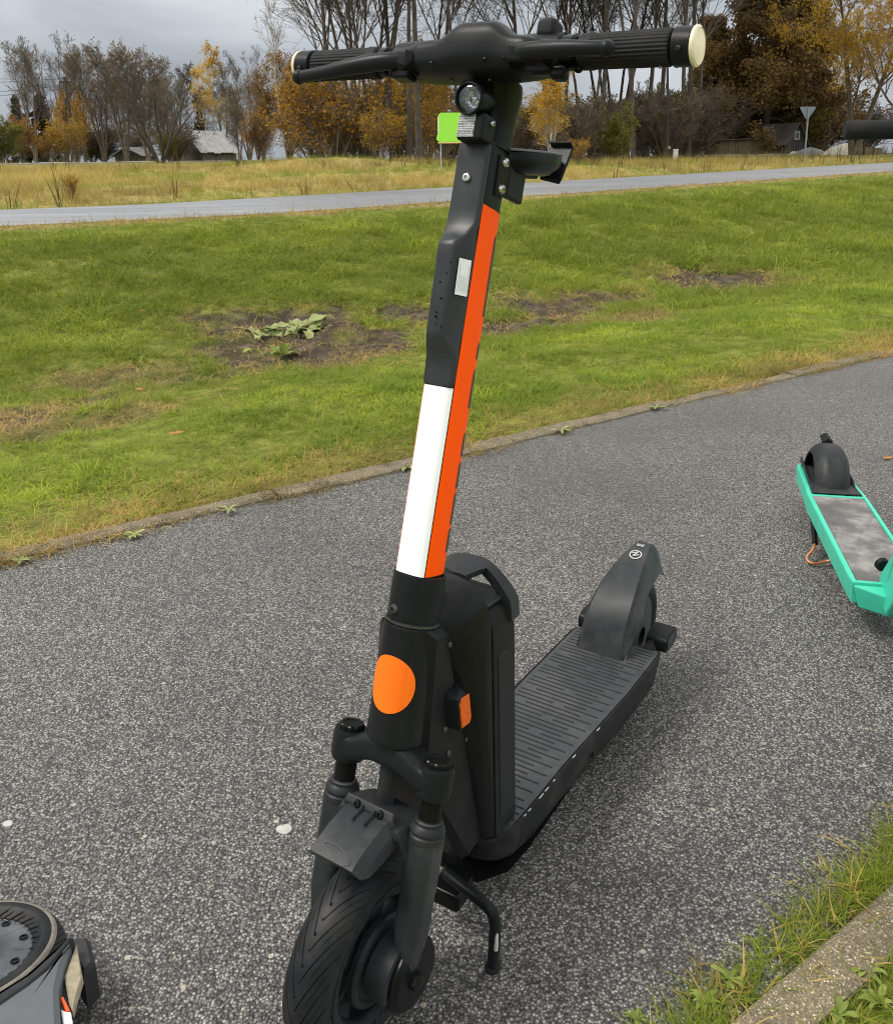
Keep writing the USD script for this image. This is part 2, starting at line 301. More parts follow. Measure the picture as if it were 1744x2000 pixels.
def rev(profile, c, axis, n=32, closed=False, cap=True):
    """profile: (radius, distance along the axis) pairs"""
    x, y, d = frame(axis); th = np.linspace(0, 2 * PI, n, endpoint=False)
    rings = [np.asarray(c) + d * h + r * (np.cos(th)[:, None] * x + np.sin(th)[:, None] * y) for r, h in profile]
    return loft(rings, cap, closed)
def cyl(a, b, r, n=24, bevel=.0015):
    a, b = np.asarray(a, float), np.asarray(b, float); L = np.linalg.norm(b - a); bv = min(bevel, r * .4, L * .4)
    return rev([(r - bv, 0), (r, bv), (r, L - bv), (r - bv, L)], a, b - a, n)
def rbox(c, s, r=.003, seg=10):
    s = np.asarray(s, float) / 2; r = min(r, s.min() * .95); sp = m3.Manifold.sphere(r, seg)
    m = m3.Manifold.batch_hull([sp.translate((a * (s[0] - r), b * (s[1] - r), e * (s[2] - r))) for a in (-1, 1) for b in (-1, 1) for e in (-1, 1)])
    return m.translate(tuple(map(float, c)))
def hull(pts, r=.002, seg=8):
    sp = m3.Manifold.sphere(r, seg)
    return m3.Manifold.batch_hull([sp.translate(tuple(map(float, p))) for p in pts])
def tm(m):
    if hasattr(m, 'to_mesh'):
        q = m.to_mesh(); return trimesh.Trimesh(q.vert_properties[:, :3], q.tri_verts, process=False)
    if isinstance(m, tuple):
        v, f = cat(m); return trimesh.Trimesh(v, f, process=False)
    return m
def mapv(m, fn):
    m = tm(m).copy(); v = fn(np.asarray(m.vertices))
    return trimesh.Trimesh(v, m.faces, process=False)
def turn(m, M):
    m = tm(m).copy(); m.apply_transform(M); return m
def rotm(ang, axis, pt=(0, 0, 0)): return trimesh.transformations.rotation_matrix(ang, axis, pt)
def extr(poly, h): return trimesh.creation.extrude_polygon(Polygon(poly), h, engine='earcut')
def superring(cx, cy, a, b, n=40, e=2.6):
    th = np.linspace(0, 2 * PI, n, endpoint=False); c, s = np.cos(th), np.sin(th)
    return np.stack([cx + a * np.sign(c) * np.abs(c) ** (2 / e), cy + b * np.sign(s) * np.abs(s) ** (2 / e)], 1)
def at(px, py, Y):
    """the point at distance Y ahead of the camera's foot that the photograph shows at (px, py)"""
    d = FW + (px - 872.) / FPX * RT - (py - CY) / FPX * UP
    return EYE + d * (Y / d[1])
def on_ground(px, py, z=0.0):
    d = FW + (px - 872.) / FPX * RT - (py - CY) / FPX * UP
    return EYE + d * ((z - CAM_H) / d[2])

# ------------------------------------------------------------------ terrain
# (t along, n across) coordinates: the path's frame near the kerb turns into the road's frame up the bank
KA, TA, NA = np.array([-1.2774, 2.3643]), np.array([.8139, .5810]), np.array([-.5810, .8139])
KB, TB, NB = np.array([-1.31, 2.41]), np.array([.7915, .6112]), np.array([-.6112, .7915])
def turn_w(n):
    t = np.clip((np.asarray(n, float) - 2.0) / 7.0, 0, 1); return t * t * (3 - 2 * t)
def tn(x, y):
    x, y = np.asarray(x, float), np.asarray(y, float); n = (x - KB[0]) * NB[0] + (y - KB[1]) * NB[1]; t = 0 * n
    for _ in range(7):
        w = turn_w(n); dx, dy = x - (KA[0] * (1 - w) + KB[0] * w), y - (KA[1] * (1 - w) + KB[1] * w)
        a, b = TA[0] * (1 - w) + TB[0] * w, TA[1] * (1 - w) + TB[1] * w; c, d = NA[0] * (1 - w) + NB[0] * w, NA[1] * (1 - w) + NB[1] * w; det = a * d - b * c
        t, n = (dx * d - dy * c) / det, (dy * a - dx * b) / det
    return t, n
def xy(t, n):
    t, n = np.asarray(t, float), np.asarray(n, float); w = turn_w(n)
    return tuple((KA[i] + t * TA[i] + n * NA[i]) * (1 - w) + (KB[i] + t * TB[i] + n * NB[i]) * w for i in (0, 1))
ROAD0, ROAD1 = 10.6, 16.6
def sst(a, b, x):
    t = np.clip((x - a) / (b - a), 0, 1); return t * t * (3 - 2 * t)
def base_z(y): return np.interp(y, [-60, 2, 8, 12, 17, 28, 36, 60, 400], [.2, .25, .36, .385, .40, .79, 1.07, 1.64, 4.8])
def z_of(x, y, bump=True):
    t, n = tn(x, y)
    xr, yr = xy(t, np.clip(n, ROAD0, None)); zr = base_z(np.where(n < ROAD0, yr, y))
    xr2, yr2 = xy(t, np.full_like(t, ROAD0 + 3.0)); zroad = base_z(yr2)
    verge = np.interp(n, [-80, 0, .12, 1.2, 2.0, 2.9, 3.6, 9.2, 10.4], [0, 0, 0, -.03, -.09, -.21, -.19, 1, 1])
    w = sst(3.2, 9.6, n)
    zv = np.where(n < 3.6, np.interp(n, [0, .072, .12, 1.2, 2.0, 2.9, 3.6], [-.012, -.012, .006, -.02, -.08, -.20, -.20]), -.20 * (1 - w) + w * zroad)
    near = np.where(n <= -2.18, .0 - .01 * np.clip(-2.22 - n, 0, 3), np.where(n <= 0, -.004, zv))
    far_w = sst(ROAD1 + .2, ROAD1 + 7, n)
    field = zroad * (1 - far_w) + zr * far_w - .14 * np.exp(-((n - ROAD1 - 1.6) / 1.2) ** 2)
    z = np.where(n > ROAD0 - .25, np.where(n < ROAD1 + .2, zroad - .03 * ((n > ROAD0 + .15) & (n < ROAD1 - .15)), field), near)
    # grassy mound left of the middle
    mx, my = MOUND
    z = z + .42 * np.exp(-(((x - mx) / 3.6) ** 2 + ((y - my) / 2.4) ** 2))
    if bump:
        p = np.stack([x, y, np.zeros_like(x)], -1)
        amp = sst(.05, .8, n) * (1 - sst(ROAD0 - 1.2, ROAD0 - .4, n)) + sst(ROAD1 + .6, ROAD1 + 2, n) * 1.2 + sst(-2.25, -2.8, n) * .4
        z = z + amp * (.075 * (meshkit.fbm(p * 1.3, 4, 5) - .5) + .05 * (meshkit.fbm(p * 5., 2, 9) - .5))
    return z
MOUND = at(640, 325, 40)[:2]
SOIL = []   # (t, n, radius along, radius across, strength)
def soil_px(px, py, z, a, b, s=1.0):
    g = on_ground(px, py, z); t, n = tn(g[0], g[1]); SOIL.append((float(t), float(n), a * 1.5, b * 1.9, min(1.0, s * 1.1)))
soil_px(385, 730, -.17, .42, .20); soil_px(640, 670, -.16, .75, .32); soil_px(560, 615, -.1, .62, .36); soil_px(20, 810, -.13, .36, .22, .9)
soil_px(1065, 570, -.05, .45, .36); soil_px(1000, 615, -.1, .60, .28, .9); soil_px(1415, 478, .2, .62, .5); soil_px(1205, 522, .1, .34, .26); soil_px(790, 585, -.05, .42, .24)
soil_px(70, 850, -.1, .45, .16, .55); soil_px(480, 660, -.15, .4, .12, .8); soil_px(250, 720, -.18, .4, .15, .6); soil_px(1100, 607, -.1, .35, .2, .8); soil_px(1245, 585, 0, .3, .2, .5); soil_px(700, 700, -.17, .5, .15, .8)
def soil_mask(x, y):
    t, n = tn(x, y); p = np.stack([x, y, np.zeros_like(x)], -1); w = (meshkit.fbm(p * 5., 4, 21) - .5) * 1.7; s = np.zeros_like(x)
    for (t0, n0, a, b, k) in SOIL:
        d = np.sqrt(((t - t0) / a) ** 2 + ((n - n0) / b) ** 2) + w
        s = np.maximum(s, k * (1 - sst(.65, 1.15, d)))
    return s
tt = np.unique(np.concatenate([np.linspace(-3, 12, 170), np.linspace(12, 34, 120), np.linspace(34, 120, 60), np.linspace(120, 520, 20), np.linspace(-40, -3, 50), np.linspace(-400, -40, 14)]))
nn = np.unique(np.concatenate([[-2.182, -2.178, -.002, 0., .002, .072, .12], np.linspace(-8, -2.22, 30), np.linspace(0, 11, 130), np.linspace(11, 26, 60), [ROAD0 - .26, ROAD0 - .2, ROAD0 + .1, ROAD0 + .2, ROAD1 - .2, ROAD1 - .1, ROAD1 + .1, ROAD1 + .25], np.linspace(26, 110, 70), np.linspace(110, 520, 20), np.linspace(-120, -8, 12)]))
TT, NN = np.meshgrid(tt, nn, indexing='ij'); GX, GY = xy(TT, NN); GZ = z_of(GX, GY)
smk = soil_mask(GX, GY); GZ = GZ - smk * (.035 + .11 * (meshkit.fbm(np.stack([GX, GY, GX * 0], -1) * 7, 3, 3) - .5))
a, b = len(tt), len(nn); idx = np.arange(a * b).reshape(a, b)
quads = np.stack([idx[:-1, :-1].ravel(), idx[1:, :-1].ravel(), idx[1:, 1:].ravel(), idx[:-1, 1:].ravel()], 1)
ground = usdkit.mesh(stage, numbered('/World', 'ground'), (np.stack([GX.ravel(), GY.ravel(), GZ.ravel()], 1), quads), MAT['turf'], smooth=True)
keys(ground.GetPrim(), label='grassy ground with a shallow ditch, road bank and dry field', kind='structure')
t_, n_ = tn(GX, GY); wob = meshkit.fbm(np.stack([GX, GY, GX * 0], -1) * .35, 4, 8)
dry = sst(ROAD1 + .5, ROAD1 + 2.5, n_) * np.clip(1.4 - 1.1 * sst(38, 52, GY) - .7 * (wob > .62), 0, 1)
sandy = np.exp(-((n_ - (ROAD0 - .55)) / .42) ** 2) * np.clip(.2 + 1.5 * meshkit.fbm(np.stack([GX, GY, GX * 0], -1) * .9, 4, 13), 0, 1) + .7 * np.exp(-((n_ - ROAD1 - .2) / .3) ** 2)
for nm, arr in (('soil', smk), ('dry', dry), ('sandy', np.clip(sandy, 0, 1))):
    UsdGeom.PrimvarsAPI(ground).CreatePrimvar(nm, Sdf.ValueTypeNames.FloatArray, 'vertex').Set(Vt.FloatArray.FromNumpy(arr.ravel().astype(np.float32)))

def ribbon(t0, t1, n0, n1, dz, nt, nn_, zf=None):
    T, N = np.meshgrid(np.linspace(t0, t1, nt), np.linspace(n0, n1, nn_), indexing='ij'); X, Y = xy(T, N)
    Z = zf(X, Y) if zf else np.zeros_like(X); i = np.arange(nt * nn_).reshape(nt, nn_)
    q = np.stack([i[:-1, :-1].ravel(), i[1:, :-1].ravel(), i[1:, 1:].ravel(), i[:-1, 1:].ravel()], 1)
    return np.stack([X.ravel(), Y.ravel(), Z.ravel() + dz], 1), q
obj('footpath', ribbon(-60, 120, -2.14, 0.0, .0, 60, 8), 'asphalt', kind='structure', label='dark asphalt footpath with pale aggregate')
def road_z(X, Y):
    t, n = tn(X, Y); return base_z(xy(t, np.full_like(t, ROAD0 + 3.0))[1]) + .008
obj('road', ribbon(-60, 160, ROAD0, ROAD1, 0.0, 120, 6, road_z), 'road_asphalt', smooth=True, kind='structure', label='pale grey asphalt road running behind the grass bank')
# far pale lane
def lane(pts, w, name='far_lane'):
    P = smooth_path([at(*p) for p in pts], 10); rings = []
    for i, p in enumerate(P):
        X, Y = np.array([p[0], p[0]]), np.array([p[1] - w / 2, p[1] + w / 2]); z = z_of(X, Y); z = np.maximum(z, z.mean()) + .05
        rings.append([(X[0], Y[0], z[0] - .4), (X[0], Y[0], z[0]), (X[1], Y[1], z[1] + .02), (X[1], Y[1], z[1] - .4)])
    return loft(rings)
obj('far_lane', lane([(-300, 326, 58), (0, 326, 58), (300, 320, 60), (560, 313, 62), (700, 310, 64)], 3.2), 'lane_pale', kind='structure', label='pale far lane in front of the left trees')
obj('far_lane', lane([(1050, 308, 62), (1310, 306, 62), (1500, 304, 62), (1744, 302, 63), (2100, 298, 64)], 2.6), 'lane_pale', kind='structure', label='pale far lane in front of the dark barn')

# kerbs of single stones
rng = np.random.default_rng(4)
def kerb(n0, n1, t0, t1, label, top, length=1.0, skew=.006):
    k = thing('kerb', label, kind='structure')
    t = t0
    while t < t1:
        L = length * rng.uniform(.96, 1.04); g = .006; j = rng.normal(0, skew, 4); zt = top + rng.normal(0, .003)
        ss = np.linspace(t + g, t + L - g, 7); rings = []
        for s in ss:
            w = rng.normal(0, .0018, 4)
            sec = [(n0 + j[0] + w[0], -.08), (n0 + j[0] + w[1], zt - .008), (n0 + .010 + j[0], zt + w[3]), (n1 - .010 + j[1], zt + w[2]), (n1 + j[1], zt - .008), (n1 + j[1], -.08)]
            rings.append([(*xy(s, a), z) for a, z in sec])
        obj('kerb_stone', loft(rings), 'concrete', k, smooth=40)
        t += L
kerb(-.003, .066, -3.2, 15.0, 'worn concrete kerb between the grass verge and the footpath', .013)
kerb(-2.216, -2.143, -2.0, 4.0, 'worn concrete kerb in the lower right corner', .018, skew=.003)

# ------------------------------------------------------------------ the scooter in front
SC = dict(x=-.1167, y=.9121, yaw=-2.1179, lean=-.0355, steer=-.0327, eps=.2635, L=.9332)
scooter = thing('electric_scooter', 'black and orange electric scooter standing on its kickstand in the foreground', 'scooter', (SC['x'], SC['y'], 0), SC['yaw'], SC['lean'])
EP = SC['eps']; U = np.array([-math.sin(EP), 0, math.cos(EP)]); FD = np.array([math.cos(EP), 0, math.sin(EP)]); A0 = np.array([.0049, 0, .127])
RS = trimesh.transformations.rotation_matrix(SC['steer'], U)[:3, :3]
def T(m):
    """steering coordinates (forward, left, along the stem) to the scooter's"""
    return mapv(m, lambda v: A0 + (v[:, :1] * FD + v[:, 1:2] * np.array([0, 1., 0]) + v[:, 2:3] * U) @ RS.T)
def part(name, mesh, m, parent=None, smooth=35, **k): return obj(name, mesh, m, parent or scooter, smooth, **k)
def screw(c, axis, r, mname, parent, h=.004):
    """round-headed hexagon-socket screw"""
    c = np.asarray(c, float); head = rev([(r * .42, h * .2), (r * .42, h), (r * .8, h * .9), (r, h * .45), (r, 0)], c, axis, 16, cap=False)
    sock = rev([(r * .43, h * .25), (.0001, h * .25)], c, axis, 6, cap=False)
    return part('screw', T(cat(head, sock)), mname, parent, 40)

# front wheel: tyre with cut tread, rim with five spokes, hub
def tyre_mesh(R, hw, rin, nth=600, npr=46, groove=True, e=2.3):
    u = np.linspace(-1, 1, npr); ph = u * 2.05
    yy = hw * np.sign(np.sin(ph)) * np.abs(np.sin(np.clip(ph, -PI / 2, PI / 2))) ** .9 * np.where(np.abs(ph) > PI / 2, 1 - .35 * (np.abs(ph) - PI / 2) / .48, 1)
    rr = R - (R - rin) * (1 - np.cos(ph)) / (1 - math.cos(2.05))
    th = np.linspace(0, 2 * PI, nth, endpoint=False); TH, YY = np.meshgrid(th, yy, indexing='ij'); RR = np.broadcast_to(rr, TH.shape).copy()
    if groove:
        n = 23; w = YY / hw; aw = np.abs(w); x = TH / (2 * PI) * n
        TH = TH + 2 * PI / n * (2.1 * aw ** .85 + .5 * aw ** 3)
        for sgn, off in ((1, 0.), (-1, .5)):
            d = np.abs((x + off) % 1.0 - .5) * 2 * PI * R / n
            RR -= .0026 * (d < .0009) * (w * sgn > .03) * (aw < .93)
            d = np.abs((x + off + .5) % 1.0 - .5) * 2 * PI * R / n
            RR -= .0018 * (d < .0008) * (w * sgn > .42) * (aw < .86)
    v = np.stack([RR * np.cos(TH), YY, RR * np.sin(TH)], -1)
    return loft(list(v), cap=False, closed=True)
part('tyre', T(tyre_mesh(.1285, .0325, .086, 23 * 40, 64)), 'tyre_rubber', smooth=50)
def rim_mesh(R, hw, hub_r, spokes=5, hole=True):
    out = [rev([(R, -hw), (R + .004, -hw - .002), (R + .002, -hw - .004), (R - .008, -hw - .002), (R - .014, -hw + .006), (R - .014, hw - .006), (R - .008, hw + .002), (R + .002, hw + .004), (R + .004, hw + .002), (R, hw)], (0, 0, 0), (0, 1, 0), 72, closed=True)]
    out.append(rev([(.012, -hw * .9), (hub_r, -hw * .9), (hub_r + .004, 0), (hub_r, hw * .9), (.012, hw * .9)], (0, 0, 0), (0, 1, 0), 40))
    for k in range(spokes):
        a = 2 * PI * k / spokes + .35; rings = []
        for r, wd, th in ((hub_r - .004, .026, hw * .8), (hub_r + .014, .017, hw * .62), (R - .024, .019, hw * .62), (R - .008, .030, hw * .85)):
            sec = superring(0, 0, wd, th, 16, 3.5); c, s = math.cos(a), math.sin(a)
            rings.append(np.stack([r * c - sec[:, 0] * s, sec[:, 1], r * s + sec[:, 0] * c], 1))
        out.append(loft(rings))
    return cat(*out)
rim = part('wheel_rim', T(rim_mesh(.0865, .024, .034)), 'rim_metal', smooth=40)
part('hub_disc', T(rev([(.020, .020), (.055, .020), (.058, .023), (.058, .030), (.055, .033), (.050, .033), (.047, .029), (.020, .029)], (0, 0, 0), (0, 1, 0), 56)), 'rim_metal', rim)
part('hub_disc', T(rev([(.020, -.020), (.050, -.020), (.050, -.030), (.020, -.034)], (0, 0, 0), (0, 1, 0), 40)), 'rim_metal', rim)
# brake drum housing under the fork's end
ang = np.linspace(-.55, PI + .35, 26)
drum = extr([(.043 * math.cos(x), .043 * math.sin(x)) for x in ang] + [(-.03, -.022), (.030, -.022)], .030)
drum = mapv(drum, lambda v: np.stack([v[:, 0] * (1 - .0 * v[:, 2]), v[:, 2] + .036, v[:, 1]], 1))
part('drum_cover', T(drum), 'charcoal_plastic', smooth=30)
part('axle_arm', T(cat(rev([(.012, .060), (.040, .060), (.046, .064), (.046, .072), (.040, .078), (.018, .080)], (-.012, 0, -.004), (0, 1, 0), 40), rev([(.006, .079), (.011, .079), (.011, .088), (.006, .090)], (0, 0, 0), (0, 1, 0), 6))), 'gloss_black')
# fork
for sd in (-1, 1):
    y = sd * .0665
    rings = []
    for s, af, ay, cf in ((.001, .013, .010, 0), (.010, .016, .013, 0), (.028, .018, .0145, 0), (.040, .0185, .0175, 0), (.058, .0200, .0195, 0), (.108, .0200, .0195, 0), (.110, .0208, .0204, 0), (.165, .0208, .0204, 0), (.176, .0208, .0204, 0)):
        sec = superring(cf, y, af, ay, 28, 3.0); rings.append(np.column_stack([sec, np.full(len(sec), s)]))
    leg = part('fork_leg', T(loft(rings)), 'fender_plastic', smooth=32)
    part('seal_ring', T(rev([(.0208, .174), (.0226, .176), (.0226, .182), (.0210, .184), (.0210, .186), (.0222, .188), (.0210, .193), (.0180, .196), (.0180, .1985), (.0135, .199)], (0, y, 0), (0, 0, 1), 36)), 'charcoal_plastic', leg)
    part('dust_ring', T(rev([(.0140, .199), (.0174, .1992), (.0166, .2015), (.0140, .2018)], (0, y, 0), (0, 0, 1), 30)), 'dark_steel', leg)
    part('fork_stanchion', T(cyl((0, y, .150), (0, y, .250), .0140, 28)), 'gloss_black')
bar = []
for y in np.linspace(-.068, .068, 33):
    k = abs(y) / .068; top = .282 - .0145 * sst(.30, .85, k); bot = .234 + .013 * (1 - sst(.20, .80, k))
    sec = superring(.002, (top + bot) / 2, .0205 + .004 * (1 - k), (top - bot) / 2, 28, 3.4); bar.append(np.column_stack([sec[:, 0], np.full(len(sec), y), sec[:, 1]]))
crown = m3.Manifold(m3.Mesh(np.asarray(loft(bar).vertices, np.float32), np.asarray(loft(bar).faces, np.uint32)))
ms = [tm(loft(bar))]
for sd in (-1, 1): ms.append(tm(rev([(.015, .2285), (.0205, .230), (.0222, .236), (.0224, .263), (.0208, .2680), (.014, .2685)], (0, sd * .066, 0), (0, 0, 1), 36)))
cr = part('fork_crown', T(cat(*ms)), 'black_satin', smooth=40)
for sd in (-1, 1):
    th = np.linspace(0, 2 * PI, 72, endpoint=False); rk = 1 + .045 * np.cos(12 * th); rings = [np.stack([r * rk * np.cos(th), sd * .066 + r * rk * np.sin(th), np.full(72, s)], 1) for r, s in ((.0158, .268), (.0158, .2740), (.0145, .2758), (.0105, .2758), (.0100, .2748))]
    part('fork_cap', T(loft(rings)), 'gloss_black', cr, 25)
part('steerer_tube', T(cyl((0, 0, .17), (0, 0, .27), .0118, 28)), 'charcoal_plastic')
# bridge and front mudguard
br = []
for f, yh, s0, s1 in ((-.022, .046, .170, .193), (.004, .050, .166, .197), (.026, .046, .168, .196), (.034, .044, .176, .192)):
    br.append([(f, -yh, s0), (f, -yh, s1 - .008), (f, -yh + .014, s1), (f, yh - .014, s1), (f, yh, s1 - .008), (f, yh, s0)])
bridge = part('fork_bridge', T(loft(br)), 'charcoal_plastic', smooth=25)
for sd in (-1, 1):
    part('bridge_stay', T(hull([(.020, sd * .045, .186), (.030, sd * .044, .180), (.004, sd * .055, .150), (.016, sd * .055, .146), (.004, sd * .053, .150)], .003)), 'charcoal_plastic', bridge)
path = [(.028, .196, 0), (.046, .1915, .05), (.068, .181, .12), (.089, .1675, .2), (.099, .159, .25)]
rings = []
for i, (f, s, _) in enumerate(path):
    a = path[min(i + 1, 4)]; b_ = path[max(i - 1, 0)]; d = np.array([a[0] - b_[0], a[1] - b_[1]]); d /= np.linalg.norm(d); nrm = np.array([-d[1], d[0]]); nrm = nrm if nrm[1] > 0 else -nrm
    w = .0305 + .0002 * i; sk = [.030, .036, .034, .027, .012][i]
    sec = [(-w - .010, -sk), (-w - .009, -.014), (-w, 0), (w, 0), (w + .009, -.014), (w + .010, -sk), (w + .007, -sk), (w + .006, -.016), (w - .002, -.0035), (-w + .002, -.0035), (-w - .006, -.016), (-w - .007, -sk)]
    rings.append([(f + nrm[0] * o, y, s + nrm[1] * o) for y, o in sec])
guard = part('front_mudguard', T(loft(rings)), 'fender_plastic', smooth=22)
part('mounting_lip', T(hull([(.030, -.037, .190), (.034, .037, .190), (.031, -.034, .203), (.031, .034, .203), (.034, -.035, .196), (.034, .035, .196)], .002)), 'charcoal_plastic', guard)
for y in (-.017, .018): screw((.034, y, .198), (1, 0, .35), .0052, 'gloss_black', guard)
for y in (-.008, .010): part('rib', T(hull([(.036, y, .200), (.036, y, .192), (.056, y, .1905)], .0012)), 'fender_plastic', guard)
def on_mg(u, y):
    i = u * 4; P = np.array(path)[:, :2]; return (np.interp(i, range(5), P[:, 0]) + .0006, y, np.interp(i, range(5), P[:, 1]) + .0006)
arc = smooth_path([on_mg(*q) for q in ((.99, .016), (.90, .024), (.78, .018), (.71, .002), (.71, -.014), (.76, -.019), (.86, -.006), (.96, .006))], 8)
part('scuff', T(tube(arc, .00045, 5)), 'grey_chassis', guard)

# head tube, badge, collar, stem
part('head_tube', T(cat(rev([(.026, .278), (.0342, .279), (.0362, .284), (.0360, .425), (.0350, .4285), (.030, .4290)], (0, 0, 0), (0, 0, 1), 56))), 'black_satin')
ht = stage.GetPrimAtPath('/World/electric_scooter/head_tube')
def wrap(rad, a0, shape, off=.0006, n=30, nr=8):
    """flat sticker of outline shape (x across, s up) wrapped round a tube of the given radius"""
    c = np.mean(shape, 0); v = [c]; rings = [c + (np.asarray(shape) - c) * k for k in np.linspace(0, 1, nr)[1:]]; m = len(shape)
    pts = np.vstack([[c]] + rings); f = [(0, 1 + i, 1 + (i + 1) % m) for i in range(m)]
    for r in range(nr - 2):
        for i in range(m):
            a, b2 = 1 + r * m + i, 1 + r * m + (i + 1) % m; f += [(a, a + m, b2 + m), (a, b2 + m, b2)]
    th = a0 + pts[:, 0] / rad
    return np.stack([(rad + off) * np.cos(th), (rad + off) * np.sin(th), pts[:, 1]], 1), np.array(f)
th = np.linspace(0, 2 * PI, 60, endpoint=False)
part('badge', T(wrap(.0361, 0.0, np.stack([.0335 * np.cos(th) + .002, .357 + .0355 * np.sin(th)], 1))), 'badge_orange', ht, True, label='plain orange round badge')
part('steering_ring', T(rev([(.0320, .4292), (.0346, .430), (.0346, .4325), (.0320, .4335)], (0, 0, 0), (0, 0, 1), 56)), 'dark_steel')
collar = part('stem_collar', T(rev([(.0318, .4337), (.0328, .437), (.0326, .489), (.0320, .4915), (.0295, .4915), (.0295, .483)], (0, 0, 0), (0, 0, 1), 56)), 'black_satin')
ang = math.radians(6); screw((.0308, -.0085, .447), (1, -.28, 0), .0062, 'dark_steel', collar, .005)
def stemring(s, k=1.0, ff=.033, hw=.0265, fb=.036, n=64):
    th = np.linspace(0, 2 * PI, n, endpoint=False); c, q = np.cos(th), np.sin(th); e = 2 / 3.6
    f = np.where(c > 0, ff, fb) * np.sign(c) * np.abs(c) ** np.where(c > 0, e * .75, e * 1.5); y = hw * np.sign(q) * np.abs(q) ** (e * 1.0)
    return np.column_stack([f * k, y * k, np.full(n, s)])
part('stem', T(loft([stemring(s) * np.array([.86, .87, 1]) for s in np.linspace(.470, 1.012, 12)])), 'black_satin')
stem = stage.GetPrimAtPath('/World/electric_scooter/stem')
def TS(m): return T(mapv(m, lambda v: v * np.array([.86, .87, 1])))
def stem_sheet(th0, th1, s0, s1, off, n=14, top=None):
    """film on the stem between two angles, s as a function of the angle at the top if given"""
    th = np.linspace(th0, th1, n); c, q = np.cos(th), np.sin(th); e = 2 / 3.6
    f = np.where(c > 0, .033, .036) * np.sign(c) * np.abs(c) ** np.where(c > 0, e * .75, e * 1.5); y = .0265 * np.sign(q) * np.abs(q) ** e
    nrm = np.stack([np.gradient(y), -np.gradient(f)], 1); nrm /= np.linalg.norm(nrm, axis=1)[:, None]; nrm *= np.sign((nrm * np.stack([f, y], 1)).sum(1))[:, None]
    f, y = f + nrm[:, 0] * off, y + nrm[:, 1] * off; ss = np.linspace(0, 1, 10); v, q4 = [], []
    for j, t in enumerate(ss):
        for i in range(n): v.append((f[i], y[i], s0 + (s1 + (top(i / (n - 1)) if top else 0) - s0) * t))
    for j in range(9):
        for i in range(n - 1): a = j * n + i; q4.append((a, a + 1, a + n + 1, a + n))
    return np.array(v), np.array(q4)
def th_of(y, front=True):
    q = (abs(y) / .0265) ** 1.8; a = math.asin(min(q, 1)); return math.copysign(a if front else PI - a, y)
part('orange_film', TS(stem_sheet(th_of(.0240), PI - .42, .4925, .9395, .0007, 26, lambda u: -.006 * u)), 'orange_film', stem, True)
part('orange_film', TS(stem_sheet(-PI + .42, -th_of(.0208), .4925, .9395, .0007, 26)), 'orange_film', stem, True)
part('white_panel', TS(stem_sheet(th_of(-.0205), th_of(.0232), .4925, .7215, .0012, 16)), 'white_film', stem, True)
# worn dark lettering along the rear edge of the orange side
rl = np.random.default_rng(12)
for (s0, s1, w) in ((.842, .905, .16), (.812, .838, .09), (.760, .775, .08), (.700, .742, .16), (.640, .664, .12), (.600, .628, .15), (.555, .590, .13), (.520, .545, .15)):
    m = stem_sheet(1.98 - w * .2, 2.45, s0, s1, .0012, 8, lambda u: .006 * math.sin(5 * u)); part('lettering', TS(m), 'ink', stem, True)
# front cover: flat plate that bulges into a box
prof = [(.7225, .0345), (.728, .0352), (.742, .0352), (.757, .0370), (.768, .0440), (.777, .0520), (.786, .0545), (.872, .0575), (.884, .0575), (.890, .0560), (.894, .0510), (.901, .0430), (.914, .0362), (.930, .0345), (.990, .0342), (1.004, .0340), (1.010, .0325)]
rings = []
for s, ff in prof:
    b_ = sst(.760, .785, s) * (1 - sst(.890, .918, s)); hw = .0238 - .0030 * b_
    if s < .726 or s > 1.006: hw -= .0015
    b_ = sst(.758, .784, s) * (1 - sst(.889, .910, s)); hr = hw - .0015 - .0095 * b_; hl_ = hw - .0015 - .0028 * b_; fs = (ff - .007) * (1 - b_) + .0268 * b_; ys = (hw + .0006) * (1 - b_) + .0243 * b_
    sec = [(.010, -.020), (.018, -.0225), (fs, -ys), (ff - .0030, -hl_ - .0012), (ff, -hl_ + .0024), (ff + .0004, 0), (ff, hr - .0024), (ff - .0030, hr + .0012), (fs, ys), (.018, .0225), (.010, .020)]
    rings.append([(f, y, s) for f, y in sec])
cover = part('stem_cover', TS(loft(rings)), 'cover_plastic', smooth=38)
# printed label on the cover's left side (code left out)
def flat_on_side(y0, pts):
    v = np.array([(f, y0, s) for f, s in pts]); return v, np.array([(0, i, i + 1) for i in range(1, len(pts) - 1)])
def sidey(f): return .0262 - .0035 * max(0, (f - .02)) / .034
lab = np.array([(.0300, .830), (.0500, .830), (.0510, .872), (.0310, .872)])
def lay(f): return .0243 - .0103 * (f - .0268) / .0285
part('label', TS((np.array([(f, lay(f) + .0008, s) for f, s in lab]), np.array([(0, 1, 2), (0, 2, 3)]))), 'label_white', cover, False, label='small white printed label')
for k in range(5):
    f0 = .0322 + .0036 * k; s0, s1 = .834, (.866 if k in (0, 4) else .853); q = [(f0, s0), (f0 + .0008, s0), (f0 + .0018, s1), (f0 + .0010, s1)]
    part('print_line', TS((np.array([(f, lay(f) + .0013, s) for f, s in q]), np.array([(0, 1, 2), (0, 2, 3)]))), 'print_grey', cover, False)
screw((.0346 * .86, -.001, .967), (1, 0, 0), .0056, 'steel', cover, .004)
for dr in range(26):
    s = rl.uniform(.785, .87); y = rl.uniform(-.006, .0085); part('water_drop', TS(trimesh.creation.icosphere(subdivisions=1, radius=rl.uniform(.0006, .0016)).apply_transform(trimesh.transformations.translation_matrix((.0566, y, s)))), 'gloss_black', cover, True) if dr < 12 else None
